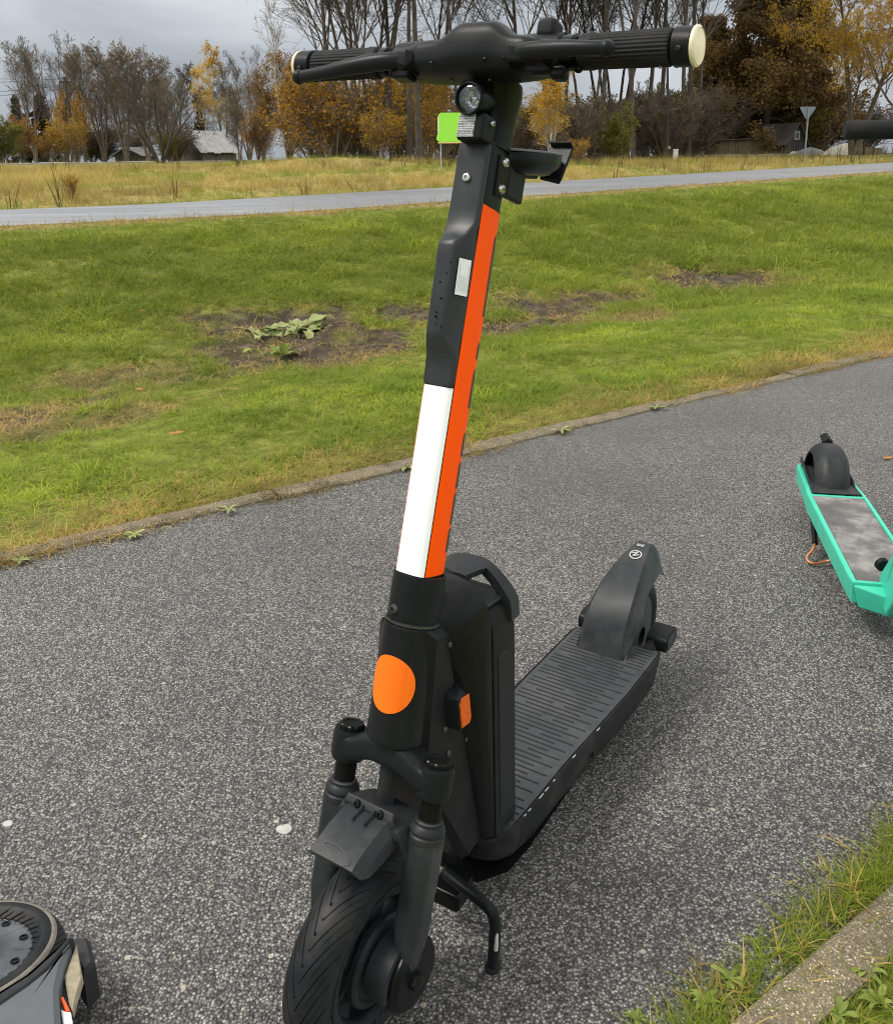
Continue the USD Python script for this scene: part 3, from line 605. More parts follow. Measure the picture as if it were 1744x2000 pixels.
# neck, headlight, reflector
rings = []
for s, ff, fb, hw in ((1.008, .026, .030, .0255), (1.030, .024, .030, .0255), (1.055, .026, .032, .027), (1.072, .040, .030, .032), (1.082, .058, .022, .036)):
    sec = superring((ff - fb) / 2, 0, (ff + fb) / 2, hw, 36, 3.0); rings.append(np.column_stack([sec, np.full(len(sec), s)]))
part('neck', T(loft(rings)), 'gloss_black')
HL = np.array([.051, .002, 1.0510]); HA = np.array([math.cos(.22), 0, -math.sin(.22)])
hl = part('headlight', T(rev([(.0165, -.055), (.0170, -.04), (.0174, -.012), (.0183, -.006), (.0183, .004), (.0174, .006), (.0164, .006), (.0160, .003), (.0155, -.006)], HL, HA, 48, cap=False)), 'gloss_black')
part('reflector_bowl', T(rev([(.0157, .001), (.0115, -.008), (.0062, -.011), (.0058, -.005), (.0037, -.004), (.0004, -.0035)], HL, HA, 40, cap=False)), 'reflector_bowl', hl, True)
part('lens', T(rev([(.0166, .0035), (.0148, .0065), (.010, .0080), (.004, .0086), (.0004, .0088)], HL, HA, 40, cap=False)), 'lens_clear', hl, True)
part('lens_ring', T(rev([(.0157, .003), (.0157, .0075), (.0170, .0085), (.0184, .0065), (.0184, .003)], HL, HA, 48, cap=False)), 'black_satin', hl, True)
rf = part('front_reflector', T(rbox((.0335, .004, 1.0215), (.030, .034, .031), .003)), 'gloss_black')
part('reflector_face', T(rbox((.0487, -.001, 1.0215), (.0016, .022, .026), .0006)), 'prism_clear', rf)
screw((.030, .0212, 1.029), (0, 1, 0), .0036, 'steel', rf, .003)
# handlebar hub
rings = []
for y in np.linspace(-.090, .092, 49):
    k = abs(y) / .09; hump = 1 - sst(.018, .050, abs(y - .008)); top = 1.1165 + .0165 * hump - .004 * sst(.6, 1, k); bot = 1.0745 + .003 * sst(.4, 1, k); fh = .031 + .006 * (1 - sst(0, .8, k)) - .006 * sst(.75, 1, k)
    sec = superring(.044, (top + bot) / 2, fh, (top - bot) / 2, 40, 3.1); rings.append(np.column_stack([sec[:, 0], np.full(40, y), sec[:, 1]]))
hub = part('handlebar_hub', T(loft(rings)), 'black_satin', smooth=60)
for sd in (-1, 1):
    y0 = .066 * sd
    part('hub_sleeve', T(rev([(.0195, -.026), (.0215, -.024), (.0225, 0), (.0215, .024), (.0195, .026)], (.046, .083 * sd, 1.0985), (0, 1, 0), 36)), 'black_satin', hub)
for (y, s) in ((-.074, 1.094), (-.074, 1.087), (-.040, 1.0815), (.030, 1.083), (.052, 1.098), (.050, 1.086)): screw((.073 if abs(y) > .045 else .0795, y, s), (1, 0, 0), .0023, 'gloss_black', hub, .0025)
# bar, grips, rings, caps
BF, BS = .046, 1.099
part('handlebar', T(cyl((BF, -.262, BS), (BF, .246, BS), .0125, 20)), 'black_satin')
for sd, g0, g1, r0, r1 in ((1, .128, .229, .231, .2505), (-1, .138, .240, .2425, .264)):
    n = 168; th = np.linspace(0, 2 * PI, n, endpoint=False); rib = 1 + .022 * np.sign(np.cos(28 * th)) * np.abs(np.cos(28 * th)) ** .6; rings = []
    for y, r, k in ((g0, .0160, 0), (g0 + .002, .0185, 0), (g0 + .014, .0190, 0), (g0 + .017, .0178, 1), (g1 - .003, .0182, 1), (g1 - .001, .0172, 1)):
        rr = r * (rib if k else 1); rings.append(np.stack([BF + rr * np.cos(th), np.full(n, sd * y), BS + rr * np.sin(th)], 1))
    grip = part('grip', T(loft(rings)), 'rubber', smooth=25)
    part('end_ring', T(rev([(.0165, r0), (.0192, r0 + .0008), (.0194, r1 - .001), (.0185, r1)], (BF, 0, BS), (0, 1, 0), 40) if sd > 0 else rev([(.0165, r0), (.0192, r0 + .0008), (.0194, r1 - .001), (.0185, r1)], (BF, 0, BS), (0, -1, 0), 40)), 'black_satin', grip)
    part('end_cap', T(rev([(.0190, r1), (.0197, r1 + .001), (.0196, r1 + .0035), (.0175, r1 + .0052), (.0172, r1 + .0045), (.009, r1 + .0056), (.0003, r1 + .006)], (BF, 0, BS), (0, sd, 0), 44)), 'cream_cap', grip, 30)
    part('clamp_ring', T(rev([(.0150, g0 - .014), (.0172, g0 - .013), (.0172, g0 - .004), (.0150, g0 - .003)], (BF, 0, BS), (0, sd, 0), 32)), 'gloss_black', grip)
    screw((BF + .0185, sd * (r0 + r1) / 2, BS - .008), (1, 0, -.5), .0026, 'dark_steel', grip, .003)
# brake levers
def lever(pts, rad, fl, housing):
    P = smooth_path(pts, 8); r = np.interp(np.linspace(0, 1, len(P)), np.linspace(0, 1, len(rad)), rad)
    lv = part('brake_lever', T(tube(P, r, 16, flat=fl)), 'black_satin', smooth=60)
    part('lever_tip', T(trimesh.creation.icosphere(subdivisions=2, radius=rad[-1] * 1.22).apply_transform(trimesh.transformations.translation_matrix(pts[-1]))), 'black_satin', lv, True)
    part('lever_bracket', T(housing), 'gloss_black', lv)
lever([(.072, .062, 1.0905), (.079, .078, 1.0900), (.083, .104, 1.0893), (.084, .128, 1.0888), (.083, .152, 1.0882), (.080, .172, 1.0880)], [.0085, .0095, .0092, .0086, .0076, .0070], (.85, 1.0),
      hull([(.062, .056, 1.097), (.062, .056, 1.081), (.080, .062, 1.096), (.080, .062, 1.082), (.060, .098, 1.081), (.076, .096, 1.083), (.060, .098, 1.093)], .004))
lever([(.070, -.074, 1.0905), (.080, -.100, 1.0870), (.086, -.128, 1.0830), (.089, -.160, 1.0780), (.089, -.193, 1.0735), (.085, -.2320, 1.0715)], [.0092, .0104, .0104, .0092, .0078, .0072], (.85, 1.0),
      hull([(.060, -.070, 1.100), (.060, -.072, 1.079), (.079, -.078, 1.097), (.080, -.076, 1.081), (.060, -.108, 1.094), (.078, -.110, 1.093), (.064, -.104, 1.079)], .004))
# bell, throttle, brake switch
bell = part('bell', T(rbox((.050, .088, 1.1225), (.026, .0225, .0205), .006, 14)), 'rubber', smooth=60)
part('bell_clamp', T(cat(hull([(.048, .083, 1.114), (.052, .094, 1.114), (.047, .087, 1.110), (.047, .098, 1.110)], .003), rev([(.014, .082), (.0178, .083), (.0178, .104), (.014, .105)], (BF, 0, BS), (0, 1, 0), 30))), 'gloss_black', bell)
part('bell_striker', T(hull([(.048, .105, 1.115), (.052, .109, 1.117), (.047, .114, 1.111)], .0026)), 'black_satin', bell)
part('throttle', T(cat(rbox((.056, .111, 1.0735), (.018, .018, .015), .005, 12), rev([(.014, .088), (.0185, .089), (.0185, .122), (.014, .123)], (BF, 0, BS), (0, 1, 0), 30), hull([(.05, .128, 1.079), (.052, .132, 1.078)], .0035))), 'gloss_black')
part('brake_switch', T(cat(rbox((.066, -.086, 1.0770), (.022, .024, .016), .003), hull([(.062, -.1, 1.084), (.064, -.106, 1.078)], .004))), 'gloss_black')
# phone holder behind the stem
ph = part('phone_holder', T(rbox((-.040, .022, .9800), (.042, .010, .046), .003)), 'black_satin', label='black phone holder bolted behind the stem')
for s in (.994, .963):
    for sd in (-1, 1): screw((-.006 if sd > 0 else .004, sd * .0250, s), (0, sd, 0), .0058, 'steel', ph, .0048)
for sd in (-1, 1): part('side_plate', T(hull([(-.056, sd * .0245, .961), (.004, sd * .0245, .955), (.006, sd * .0245, 1.000), (-.045, sd * .0245, 1.003)], .0012)), 'gloss_black', ph)
def trayring(k, z): r_ = superring(-.078, 0, .066 * k, .045 * k, 48, 3.0); return np.column_stack([r_, np.full(48, z)])
pl = loft([trayring(k, z) for k, z in ((.62, -.010), (.80, -.008), (.93, -.002), (.99, .004), (1, .008), (1, .0155), (.985, .0172))])
tilt = lambda v: np.stack([v[:, 0], v[:, 1], v[:, 2] + .9925 - .22 * (v[:, 0] + .01)], 1)
part('holder_tray', T(mapv(pl, tilt)), 'gloss_black', ph)
rim_pl = loft([trayring(k, z) for k, z in ((.97, 0), (1.005, .0004), (1.005, .0022), (.97, .0030), (.90, .0024))])
part('tray_rim', T(mapv(mapv(rim_pl, lambda v: v + np.array([0, 0, .0173])), tilt)), 'grey_chassis', ph)
part('tray_socket', T(mapv(rbox((-.080, .0, -.0105), (.050, .040, .006), .002), tilt)), 'charcoal_plastic', ph)
part('end_clamp', T(hull([(-.140, .006, 1.010), (-.140, .034, 1.010), (-.156, .036, 1.054), (-.156, .006, 1.054), (-.144, .030, 1.006)], .0024)), 'black_satin', ph)
part('clamp_hook', T(hull([(-.156, .007, 1.055), (-.156, .035, 1.055), (-.149, .035, 1.059), (-.149, .007, 1.059)], .0018)), 'black_satin', ph)

# neck of the frame, side reflector, battery box
side = [(-.088, .545), (-.135, .535), (-.168, .46), (-.228, .300), (-.298, .146), (-.190, .128), (-.112, .262), (-.070, .375)]
def slab(poly, y0, y1, bevel=.008):
    P = np.array(poly, float); c = P.mean(0); n = len(P); rings = []
    def ins(d):
        q = Polygon(P).buffer(0); out = []
        for i in range(n):
            a, b2, c2 = P[i - 1], P[i], P[(i + 1) % n]; e1 = (b2 - a) / np.linalg.norm(b2 - a); e2 = (c2 - b2) / np.linalg.norm(c2 - b2); n1 = np.array([-e1[1], e1[0]]); n2 = np.array([-e2[1], e2[0]]); m = n1 + n2; m /= max((m @ n1), .35); s = 1 if Polygon(P).exterior.is_ccw else -1
            out.append(b2 + s * d * m / max(np.linalg.norm(m), 1e-6) * min(np.linalg.norm(m), 1.8))
        return np.array(out)
    for y, d in ((y0, bevel), (y0 + bevel, 0), (y1 - bevel, 0), (y1, bevel)):
        q = ins(d); rings.append(np.column_stack([q[:, 0], np.full(n, y), q[:, 1]]))
    return loft(rings)
neck = part('frame_neck', slab(side, -.042, .042, .010), 'black_plastic', smooth=28)
part('weld_seam', slab([(-.085, .552), (-.112, .556), (-.140, .540), (-.120, .528), (-.090, .535)], -.030, .030, .006), 'black_satin', neck)
for (x, z) in ((-.118, .395), (-.128, .352), (-.175, .345), (-.125, .513)): part('bolt', cyl((x, .040, z), (x, .0455, z), .0045, 12), 'dark_steel', neck)
sr = part('side_reflector', mapv(hull([(-.012, 0, .020), (-.020, 0, .032), (.012, 0, .034), (.020, 0, .024), (.018, 0, -.026), (.006, 0, -.034), (-.014, 0, -.030), (-.020, 0, -.020), (-.010, .014, .026), (.014, .016, .028), (.014, .016, -.028), (-.012, .014, -.026)], .003), lambda v: v * np.array([.78, 1, .85]) @ np.array([[1, .0, 0], [0, 1, 0], [.18, 0, 1]]) + np.array([-.136, .042, .4175])), 'black_satin')
lens = slab([(-.012, .026), (.006, .030), (.0125, .022), (.0125, -.026), (-.006, -.030), (-.0125, -.022)], 0, .003, .001)
toref = lambda v: v * np.array([.95, 1, .80]) @ np.array([[1, .0, 0], [0, 1, 0], [.18, 0, 1]]) + np.array([-.136, .0602, .4185])
part('amber_lens', mapv(lens, toref), 'amber', sr)
# battery: arched front shell, rear shell with handle; the whole leans with height
def arch(hw, z0, z1, n=22, e=2.5):
    a = np.linspace(0, PI, n); zc = z1 - hw * 1.02
    top = [(hw * np.sign(np.cos(x)) * abs(math.cos(x)) ** (2 / e), zc + (z1 - zc) * abs(math.sin(x)) ** (2 / e)) for x in a]
    return np.array([(hw, z0)] + top + [(-hw, z0)])
def shear(v):
    x = np.where(v[:, 0] > -.2, -.2 + (v[:, 0] + .2) * np.clip((v[:, 2] - .20) / .30, .14, 1), v[:, 0])
    return np.stack([x - .10 * (.52 - v[:, 2]), v[:, 1], v[:, 2]], 1)
def shell(levels, hw, z0, z1, e=2.5):
    c = np.array([0, (z0 + z1) / 2]); rings = []
    for x, ins in levels:
        A = arch(hw - ins, z0, z1 - ins, e=e); rings.append(np.column_stack([np.full(len(A), x), A]))
    return mapv(loft(rings), shear)
bat = part('battery_box', shell([(-.116, .030), (-.122, .020), (-.134, .011), (-.152, .004), (-.176, .0006), (-.198, 0), (-.1995, .0015)], .0615, .150, .571, 2.25), 'gloss_black', smooth=True)
part('rear_shell', shell([(-.2005, .0012), (-.203, 0), (-.258, 0), (-.268, .004), (-.272, .010)], .0635, .148, .532, 4.5), 'black_plastic', bat, 40)
# recess floor and handle
hp = [(-.0622, .500), (-.0605, .522), (-.048, .545), (-.026, .560), (.0, .564), (.018, .563), (.036, .552), (.054, .533), (.0610, .520), (.0622, .495)]
rings = []
for i, (y, z) in enumerate(smooth_path([(0, *p) for p in hp], 5)[:, 1:]):
    k = np.interp(y, [-.06, .0, .018, .024, .063], [1.0, .0, .0, 1.25, 1.1]); x0 = -.2035 - .034 * k; x1 = -.270; P = smooth_path([(0, *p) for p in hp], 5)[:, 1:]; j = min(i + 1, len(P) - 1); d = P[j] - P[max(j - 2, 0)]; d /= np.linalg.norm(d); nr = np.array([-d[1], d[0]]) * .006
    rings.append([(x0, y - nr[0], z - nr[1]), (x0 - .002, y + nr[0], z + nr[1]), (x1 + .004, y + nr[0], z + nr[1]), (x1, y, z), (x1 + .002, y - nr[0], z - nr[1])])
part('handle', mapv(loft(rings), shear), 'charcoal_plastic', bat, 40)
part('recess_floor', mapv(hull([(-.203, -.052, .531), (-.203, .052, .533), (-.255, -.05, .528), (-.255, .052, .528), (-.205, .0, .50)], .003), shear), 'charcoal_plastic', bat)
part('side_panel', mapv(slab([(-.210, .455), (-.232, .455), (-.250, .440), (-.255, .42), (-.255, .17), (-.210, .17)], .060, .0648, .0018), shear), 'black_satin', bat)

# deck
def dz(x): return 0.0
OUT = [(-.212, .000), (-.216, .022), (-.226, .046), (-.246, .064), (-.275, .074), (-.350, .0785), (-.449, .082), (-.700, .100), (-.850, .104), (-.872, .100), (-.872, .060)]
OUTR = [(-.872, -.052), (-.872, -.084), (-.850, -.089), (-.620, -.094), (-.449, -.090), (-.350, -.086), (-.275, -.080), (-.246, -.068), (-.226, -.049), (-.216, -.024)]
plan = np.array(OUT + OUTR)
def inset(P, d):
    q = Polygon(P); c = P.mean(0); out = []
    for i in range(len(P)):
        a, b2, c2 = P[i - 1], P[i], P[(i + 1) % len(P)]; e1 = (b2 - a) / np.linalg.norm(b2 - a); e2 = (c2 - b2) / np.linalg.norm(c2 - b2); m = np.array([-(e1 + e2)[1], (e1 + e2)[0]]); m /= np.linalg.norm(m); out.append(b2 + m * d * (1 if q.exterior.is_ccw else -1))
    return np.array(out)
def deck_ring(z, d, nose=0.0):
    P = inset(plan, d); z = np.full(len(P), z); z += nose * sst(-.36, -.21, P[:, 0]); x = P[:, 0] - abs(nose) * 1.2 * sst(-.36, -.21, P[:, 0])
    return np.column_stack([x, P[:, 1], z])
part('deck', loft([deck_ring(.058, .016, .018), deck_ring(.064, .010, .018), deck_ring(.120, .001, .008), deck_ring(.1335, .0), deck_ring(.1395, .0012), deck_ring(.1405, .0035), deck_ring(.1375, .0050)]), 'deck_body', smooth=40)
deck = stage.GetPrimAtPath('/World/electric_scooter/deck')
part('deck_belly', loft([[(x, y, z) for y, z in ((-w, .062), (w, .062), (w * .5, zb), (-w * .5, zb))] for x, w, zb in ((-.225, .04, .070), (-.27, .07, .046), (-.33, .075, .044), (-.70, .075, .048), (-.80, .07, .056))]), 'gloss_black', deck)
mat_plan = inset(plan, .0058)
mv = trimesh.creation.extrude_polygon(Polygon(mat_plan), .0035, engine='earcut'); mv.apply_translation((0, 0, .1368))
dmat = part('deck_mat', mv, 'deck_rubber', deck, 25)
ribs = []
def edge_y(x):
    L_ = np.array(OUT[:-1]); R_ = np.array(OUTR[1:]); return np.interp(-x, -L_[:, 0], L_[:, 1]), np.interp(-x, -R_[::-1][:, 0], R_[::-1][:, 1])
k = 0
for x in np.arange(-.322, -.868, -.0118):
    yl, yr = edge_y(x); yl -= .013; yr += .013; k += 1; mid = (yl + yr) / 2; xo = 0
    spans = [(yr, yl - .030)] if k % 2 else [(yr + .026, yl - .004)]
    if k % 4 == 0: spans = [(yr, mid - .010), (mid + .012, yl - .002)]
    if -.79 > x: spans = [(yr, -.050), (.056, yl)]
    for a_, b2 in spans:
        if b2 - a_ > .01: ribs.append(tm(rbox((x, (a_ + b2) / 2, .1404), (.0030, b2 - a_, .0013), .0005, 6)))
for x in np.arange(-.245, -.325, -.0145):
    yl, yr = edge_y(x); ribs += [tm(rbox((x, yl - .017, .1404), (.0030, .018, .0013), .0005, 6)), tm(rbox((x, yr + .017, .1404), (.003, .018, .0013), .0005, 6))]
part('tread_groove', cat(*ribs), 'groove', deck, 25, kind='stuff')
part('battery_foot', loft([[(x, y, z) for x, y in zip(-.285 + .062 * np.cos(np.linspace(0, 2 * PI, 28, endpoint=False)), .078 * .95 * np.sin(np.linspace(0, 2 * PI, 28, endpoint=False)) * .86)] for z in (.1395, .1435)]), 'charcoal_plastic', deck)
part('side_bolt', cyl((-.545, .0885, .100), (-.545, .0925, .100), .006, 14), 'gloss_black', deck)
# scraped edges
re_ = np.random.default_rng(3)
for x in (-.305, -.318, -.352, -.372, -.40, -.47, -.56):
    yl, _ = edge_y(x); part('scrape', hull([(x, yl - .0008, .1398), (x - re_.uniform(.004, .016), yl - .0002, .1396)], .0009, 6), 'print_grey', deck)
# rear wheel and mudguard
rt = trimesh.transformations.translation_matrix((-.9332, .008, .1255))
part('tyre', turn(tyre_mesh(.1255, .029, .086, 23 * 16, 30, True), rt), 'tyre_rubber', smooth=50)
part('wheel_rim', turn(cat(rev([(.086, -.024), (.086, .024), (.076, .026), (.06, .030), (.02, .032), (.02, -.032), (.06, -.030), (.076, -.026)], (0, 0, 0), (0, 1, 0), 56, closed=True)), rt), 'rim_metal')
gp = [(-.793, .1405, .047, .000, .004), (-.800, .170, .0465, .0, .03), (-.812, .200, .046, .0, .055), (-.832, .228, .0445, .001, .075), (-.858, .251, .042, .002, .085), (-.890, .271, .038, .003, .082), (-.925, .287, .032, .004, .078), (-.958, .299, .0265, .005, .078), (-.985, .305, .0215, .006, .078), (-1.008, .304, .0205, .007, .072), (-1.030, .290, .021, .007, .055), (-1.046, .262, .022, .007, .035), (-1.056, .230, .024, .007, .015)]
rings = []
for i, (x, z, w, yo, sk) in enumerate(gp):
    a_, b2 = np.array(gp[min(i + 1, 12)][:2]), np.array(gp[max(i - 1, 0)][:2]); d = (a_ - b2) / np.linalg.norm(a_ - b2); nr = np.array([d[1], -d[0]])   # outward
    if nr[1] < 0 and i < 10: nr = -nr
    c = np.array([-.9332, .1255]); o = np.array([x, z]) - c; o /= np.linalg.norm(o)
    wide = max(w + .006, .038)
    sec = [(-wide, -sk), (-w - .001, -.007), (-w + .005, 0), (w - .005, 0), (w + .001, -.007), (wide, -sk), (wide - .003, -sk), (w - .003, -.010), (w - .007, -.0035), (-w + .007, -.0035), (-w + .003, -.010), (-wide + .003, -sk)]
    rings.append([(x + o[0] * q, yo + y, max(z + o[1] * q, .1405)) for y, q in sec])
rg = part('rear_mudguard', loft(rings), 'fender_plastic', smooth=30)
# printed marks near the tip of the rear mudguard: a ring, a letter in it and two small signs
def on_guard(m, x0, y0, ang, lift=.0012):
    P = np.array([(g[0], g[1]) for g in gp]); m = tm(m).copy(); v = np.asarray(m.vertices, float); c, s = math.cos(ang), math.sin(ang)
    X = x0 - (v[:, 0] * c - v[:, 1] * s); Y = y0 + (v[:, 0] * s + v[:, 1] * c) * -1; Z = np.interp(-X, -P[:, 0], P[:, 1]) + lift + v[:, 2]
    return trimesh.Trimesh(np.stack([X, Y, Z], 1), m.faces, process=False)
ring = trimesh.creation.annulus(.0105, .0128, .0006, sections=32)
part('printed_ring', on_guard(ring, -.952, .005, 0), 'print_grey', rg)
tN = meshkit.text_mesh('N', .012, .0006, True); tN.apply_translation((-.005, -.006, 0)); part('printed_letter', on_guard(tN, -.952, .005, .5), 'print_grey', rg)
tR = meshkit.text_mesh('2R', .010, .0006, True); tR.apply_translation((-.007, -.005, 0)); part('printed_letter', on_guard(tR, -.985, .006, 1.5), 'print_grey', rg)
for sd in (-1, 1):
    yc = .006 + sd * .079
    fp = extr([(x_ - .9332, z_ + .1365) for x_, z_ in superring(0, 0, .036, .0205, 28, 3.0)], .042)
    fp = mapv(fp, lambda v: np.stack([v[:, 0], v[:, 2] + yc - .025 + (.008 if sd < 0 else 0), v[:, 1]], 1)); fpp = part('axle_peg', fp, 'black_satin', smooth=40)
    part('peg_cap', mapv(extr([(x_ - .9332, z_ + .1365) for x_, z_ in superring(0, 0, .030, .015, 24, 3.0)], .003), lambda v: np.stack([v[:, 0], v[:, 2] + yc + (.017 if sd > 0 else -.020), v[:, 1]], 1)), 'charcoal_plastic', fpp)
    part('rear_arm', hull([(-.84, yc - sd * .018, .128), (-.84, yc - sd * .018, .085), (-.95, yc - sd * .018, .112), (-.95, yc - sd * .018, .150), (-.84, yc - sd * .004, .128), (-.84, yc - sd * .004, .085), (-.95, yc - sd * .004, .112)], .004), 'deck_body')
# kickstand
ks = part('kickstand', tube(smooth_path([(-.178, .015, .105), (-.170, .040, .1065), (-.161, .085, .1045), (-.1585, .1005, .0985), (-.1575, .1065, .082), (-.1572, .1068, .070), (-.157, .1065, .035), (-.1565, .1063, .008)], 8), .0084, 16), 'black_satin', smooth=60)
part('stand_foot', tube([(-.1565, .1063, .011), (-.1565, .1063, .0045)], [.0098, .0112], 16), 'rubber', ks)
part('stand_scrape', tube([(-.1575 + .004, .1112, .074), (-.157 + .005, .1122, .055), (-.157 + .005, .112, .045)], .0030, 8), 'print_grey', ks)
part('stand_bracket', rbox((-.20, .012, .058), (.05, .05, .030), .006), 'gloss_black', ks)
for (y_, m_) in ((.219, 1), (.236, 1), (-.03, 0), (.02, 0)):
    s_ = BS - .0195 if m_ else 1.0728; part('water_drop', T(trimesh.creation.icosphere(subdivisions=2, radius=.0022).apply_transform(trimesh.transformations.translation_matrix((BF + .002, y_, s_)))), 'lens_clear', smooth=True)

# ------------------------------------------------------------------ teal scooter at the right edge
F2 = np.array([-.209, -.978, 0]); F2 /= np.linalg.norm(F2); yaw2 = math.atan2(F2[1], F2[0])
teal = thing('electric_scooter', 'teal green electric scooter with a scuffed grey deck at the right edge', 'scooter', (1.023, 1.883, 0), yaw2)
tp = lambda n, m, mt, par=None, smooth=35, **k: obj(n, m, mt, par or teal, smooth, **k)
pl = np.array([(0, -.080), (0, .080), (-.03, .0835), (-.59, .0835), (-.66, .079), (-.87, .070), (-.895, .055), (-.895, -.055), (-.87, -.070), (-.66, -.079), (-.59, -.0835), (-.03, -.0835)])
def tring(z, d): q = inset(pl, d); return np.column_stack([q[:, 0], q[:, 1], np.full(len(q), z)])
fr = tp('frame', loft([tring(.082, .012), tring(.086, .003), tring(.128, .0), tring(.137, .001), tring(.139, .004), tring(.139, .012), tring(.1335, .0125)]), 'teal_paint', smooth=25)
tp('cross_bar', rbox((-.592, 0, .1345), (.012, .150, .007), .002), 'teal_paint', fr)
tp('deck_mat', slab([(-.012, -.068), (-.012, .068), (-.584, .0700), (-.584, -.0700)], 0, .003, .0005).apply_transform(rotm(PI / 2, (1, 0, 0))).apply_translation((0, 0, .1335)), 'teal_deck', fr)
gpn = tp('guard_plate', slab([(-.600, .069), (-.66, .066), (-.86, .056), (-.905, .050), (-.905, -.050), (-.86, -.056), (-.66, -.066), (-.600, -.069)], 0, .004, .001).apply_transform(rotm(PI / 2, (1, 0, 0))).apply_translation((0, 0, .1392)), 'charcoal_plastic', teal)
for (x_, y_) in ((-.64, .056), (-.64, -.056), (-.80, .054), (-.80, -.052)): tp('bolt', cyl((x_, y_, .138), (x_, y_, .1415), .0045, 12), 'gloss_black', gpn)
rings = []
for a_ in np.linspace(-.10, PI * .93, 30):
    ph = np.linspace(-1, 1, 17); R2 = .132 - .030 * np.abs(ph) ** 2.4; yy = .050 * np.sign(ph) * np.abs(ph) ** .8
    out = [(-.765 + r * math.cos(a_), y, .112 + r * math.sin(a_)) for r, y in zip(R2, yy)]; inn = [(-.765 + (r - .004) * math.cos(a_), y * .93, .112 + (r - .004) * math.sin(a_)) for r, y in zip(R2, yy)][::-1]
    rings.append(out + inn)
mg = tp('rear_mudguard', loft(rings), 'charcoal_plastic', smooth=50)
tp('guard_tab', hull([(-.80, -.012, .242), (-.80, .012, .242), (-.845, -.010, .246), (-.845, .010, .246), (-.83, 0, .258), (-.80, 0, .25)], .005), 'black_plastic', mg)
for sd in (-1, 1): tp('guard_flange', hull([(-.64, sd * .060, .140), (-.90, sd * .052, .140), (-.86, sd * .060, .168), (-.70, sd * .064, .150)], .003), 'charcoal_plastic', mg)
t2 = trimesh.transformations.translation_matrix((-.765, 0, .108))
tp('tyre', turn(tyre_mesh(.108, .030, .075, 120, 20, False), t2), 'tyre_rubber', smooth=50)
tp('wheel_rim', turn(rev([(.076, -.022), (.076, .022), (.02, .026), (.02, -.026)], (0, 0, 0), (0, 1, 0), 40, closed=True), t2), 'rim_metal')
t3 = trimesh.transformations.translation_matrix((.145, .07, .108))
tp('tyre', turn(tyre_mesh(.108, .030, .075, 120, 20, False), t3), 'tyre_rubber', smooth=50)
tp('wheel_rim', turn(rev([(.076, -.022), (.076, .022), (.02, .026), (.02, -.026)], (0, 0, 0), (0, 1, 0), 40, closed=True), t3), 'rim_metal')
nk = tp('stem', tube(smooth_path([(.095, .020, .245), (.06, .032, .40), (-.05, .06, .75), (-.19, .095, 1.135)], 6), [.030] * 19, 20), 'teal_paint', smooth=60)
tp('stem_base', hull([(-.030, -.012, .13), (-.030, .050, .13), (.045, -.010, .09), (.045, .055, .09), (.075, .0, .30), (.075, .045, .30), (.115, .0, .20), (.115, .045, .20)], .006), 'teal_paint', nk)
tp('base_gusset', hull([(-.045, -.010, .136), (-.045, -.004, .136), (.02, -.012, .136), (.05, -.012, .24), (.05, -.004, .24)], .003), 'teal_paint', nk)
tp('stop_knob', rev([(.004, 0), (.0155, .001), (.0165, .012), (.012, .016), (.001, .0165)], (-.030, -.010, .170), (-1, -.3, .25), 20), 'black_plastic', nk)
tp('front_skirt', hull([(.004, -.074, .128), (.004, .074, .128), (.004, -.060, .080), (.004, .060, .080), (.030, .0, .075), (.030, .05, .075), (.03, -.02, .12)], .004), 'teal_paint', fr)
tp('fork', cat(tube([(.13, .020, .108), (.115, .020, .24)], .014, 14), tube([(.13, .120, .108), (.115, .115, .24)], .014, 14), hull([(.115, .02, .24), (.115, .115, .24), (.10, .05, .26)], .014)), 'black_plastic', nk)
hbp = np.array([-.19, .095, 1.150])
hb = tp('handlebar', tube([hbp + (0, -.155, 0), hbp + (0, .25, -.004)], .013, 16), 'black_plastic')
n = 120; th = np.linspace(0, 2 * PI, n, endpoint=False); rings = []
for y, r in [(-.262, .015), (-.260, .0195), (-.2585, .0205)] + [(q_, .0205) for q_ in np.linspace(-.255, -.150, 70)] + [(-.148, .0205), (-.142, .0225), (-.128, .0240), (-.118, .0225), (-.114, .018)]:
    tex = (1 - .028 * ((np.sin(20 * th + y * 900) > .55) | (np.sin(20 * th - y * 900) > .55))) if -.256 < y < -.15 else 1
    rr = r * tex; rings.append(np.stack([hbp[0] + rr * np.cos(th), np.full(n, hbp[1] + y), hbp[2] + rr * np.sin(th)], 1))
tp('grip', loft(rings), 'rubber', hb, 40)
tp('grip', tube([hbp + (0, .14, -.003), hbp + (0, .262, -.004)], .0205, 20), 'rubber', hb)
W2 = np.linalg.inv(trimesh.transformations.concatenate_matrices(trimesh.transformations.translation_matrix((1.023, 1.883, 0)), rotm(yaw2, (0, 0, 1))))
loc2 = lambda P: [(W2 @ np.append(p, 1))[:3] for p in P]
rod = loc2([on_ground(1592, 1058, .048), on_ground(1587, 1074, .034), on_ground(1577, 1086, .020), on_ground(1578, 1096, .012), on_ground(1592, 1101, .010), on_ground(1612, 1097, .014), on_ground(1640, 1090, .03)])
kst = tp('kickstand', tube(loc2([on_ground(1588, 1005, .095), on_ground(1590, 1035, .068), on_ground(1592, 1062, .046)]), [.0085, .0085, .0080], 16), 'gloss_black')
tp('bent_rod', tube(smooth_path(rod, 6), .0042, 12), 'copper', kst, 60)

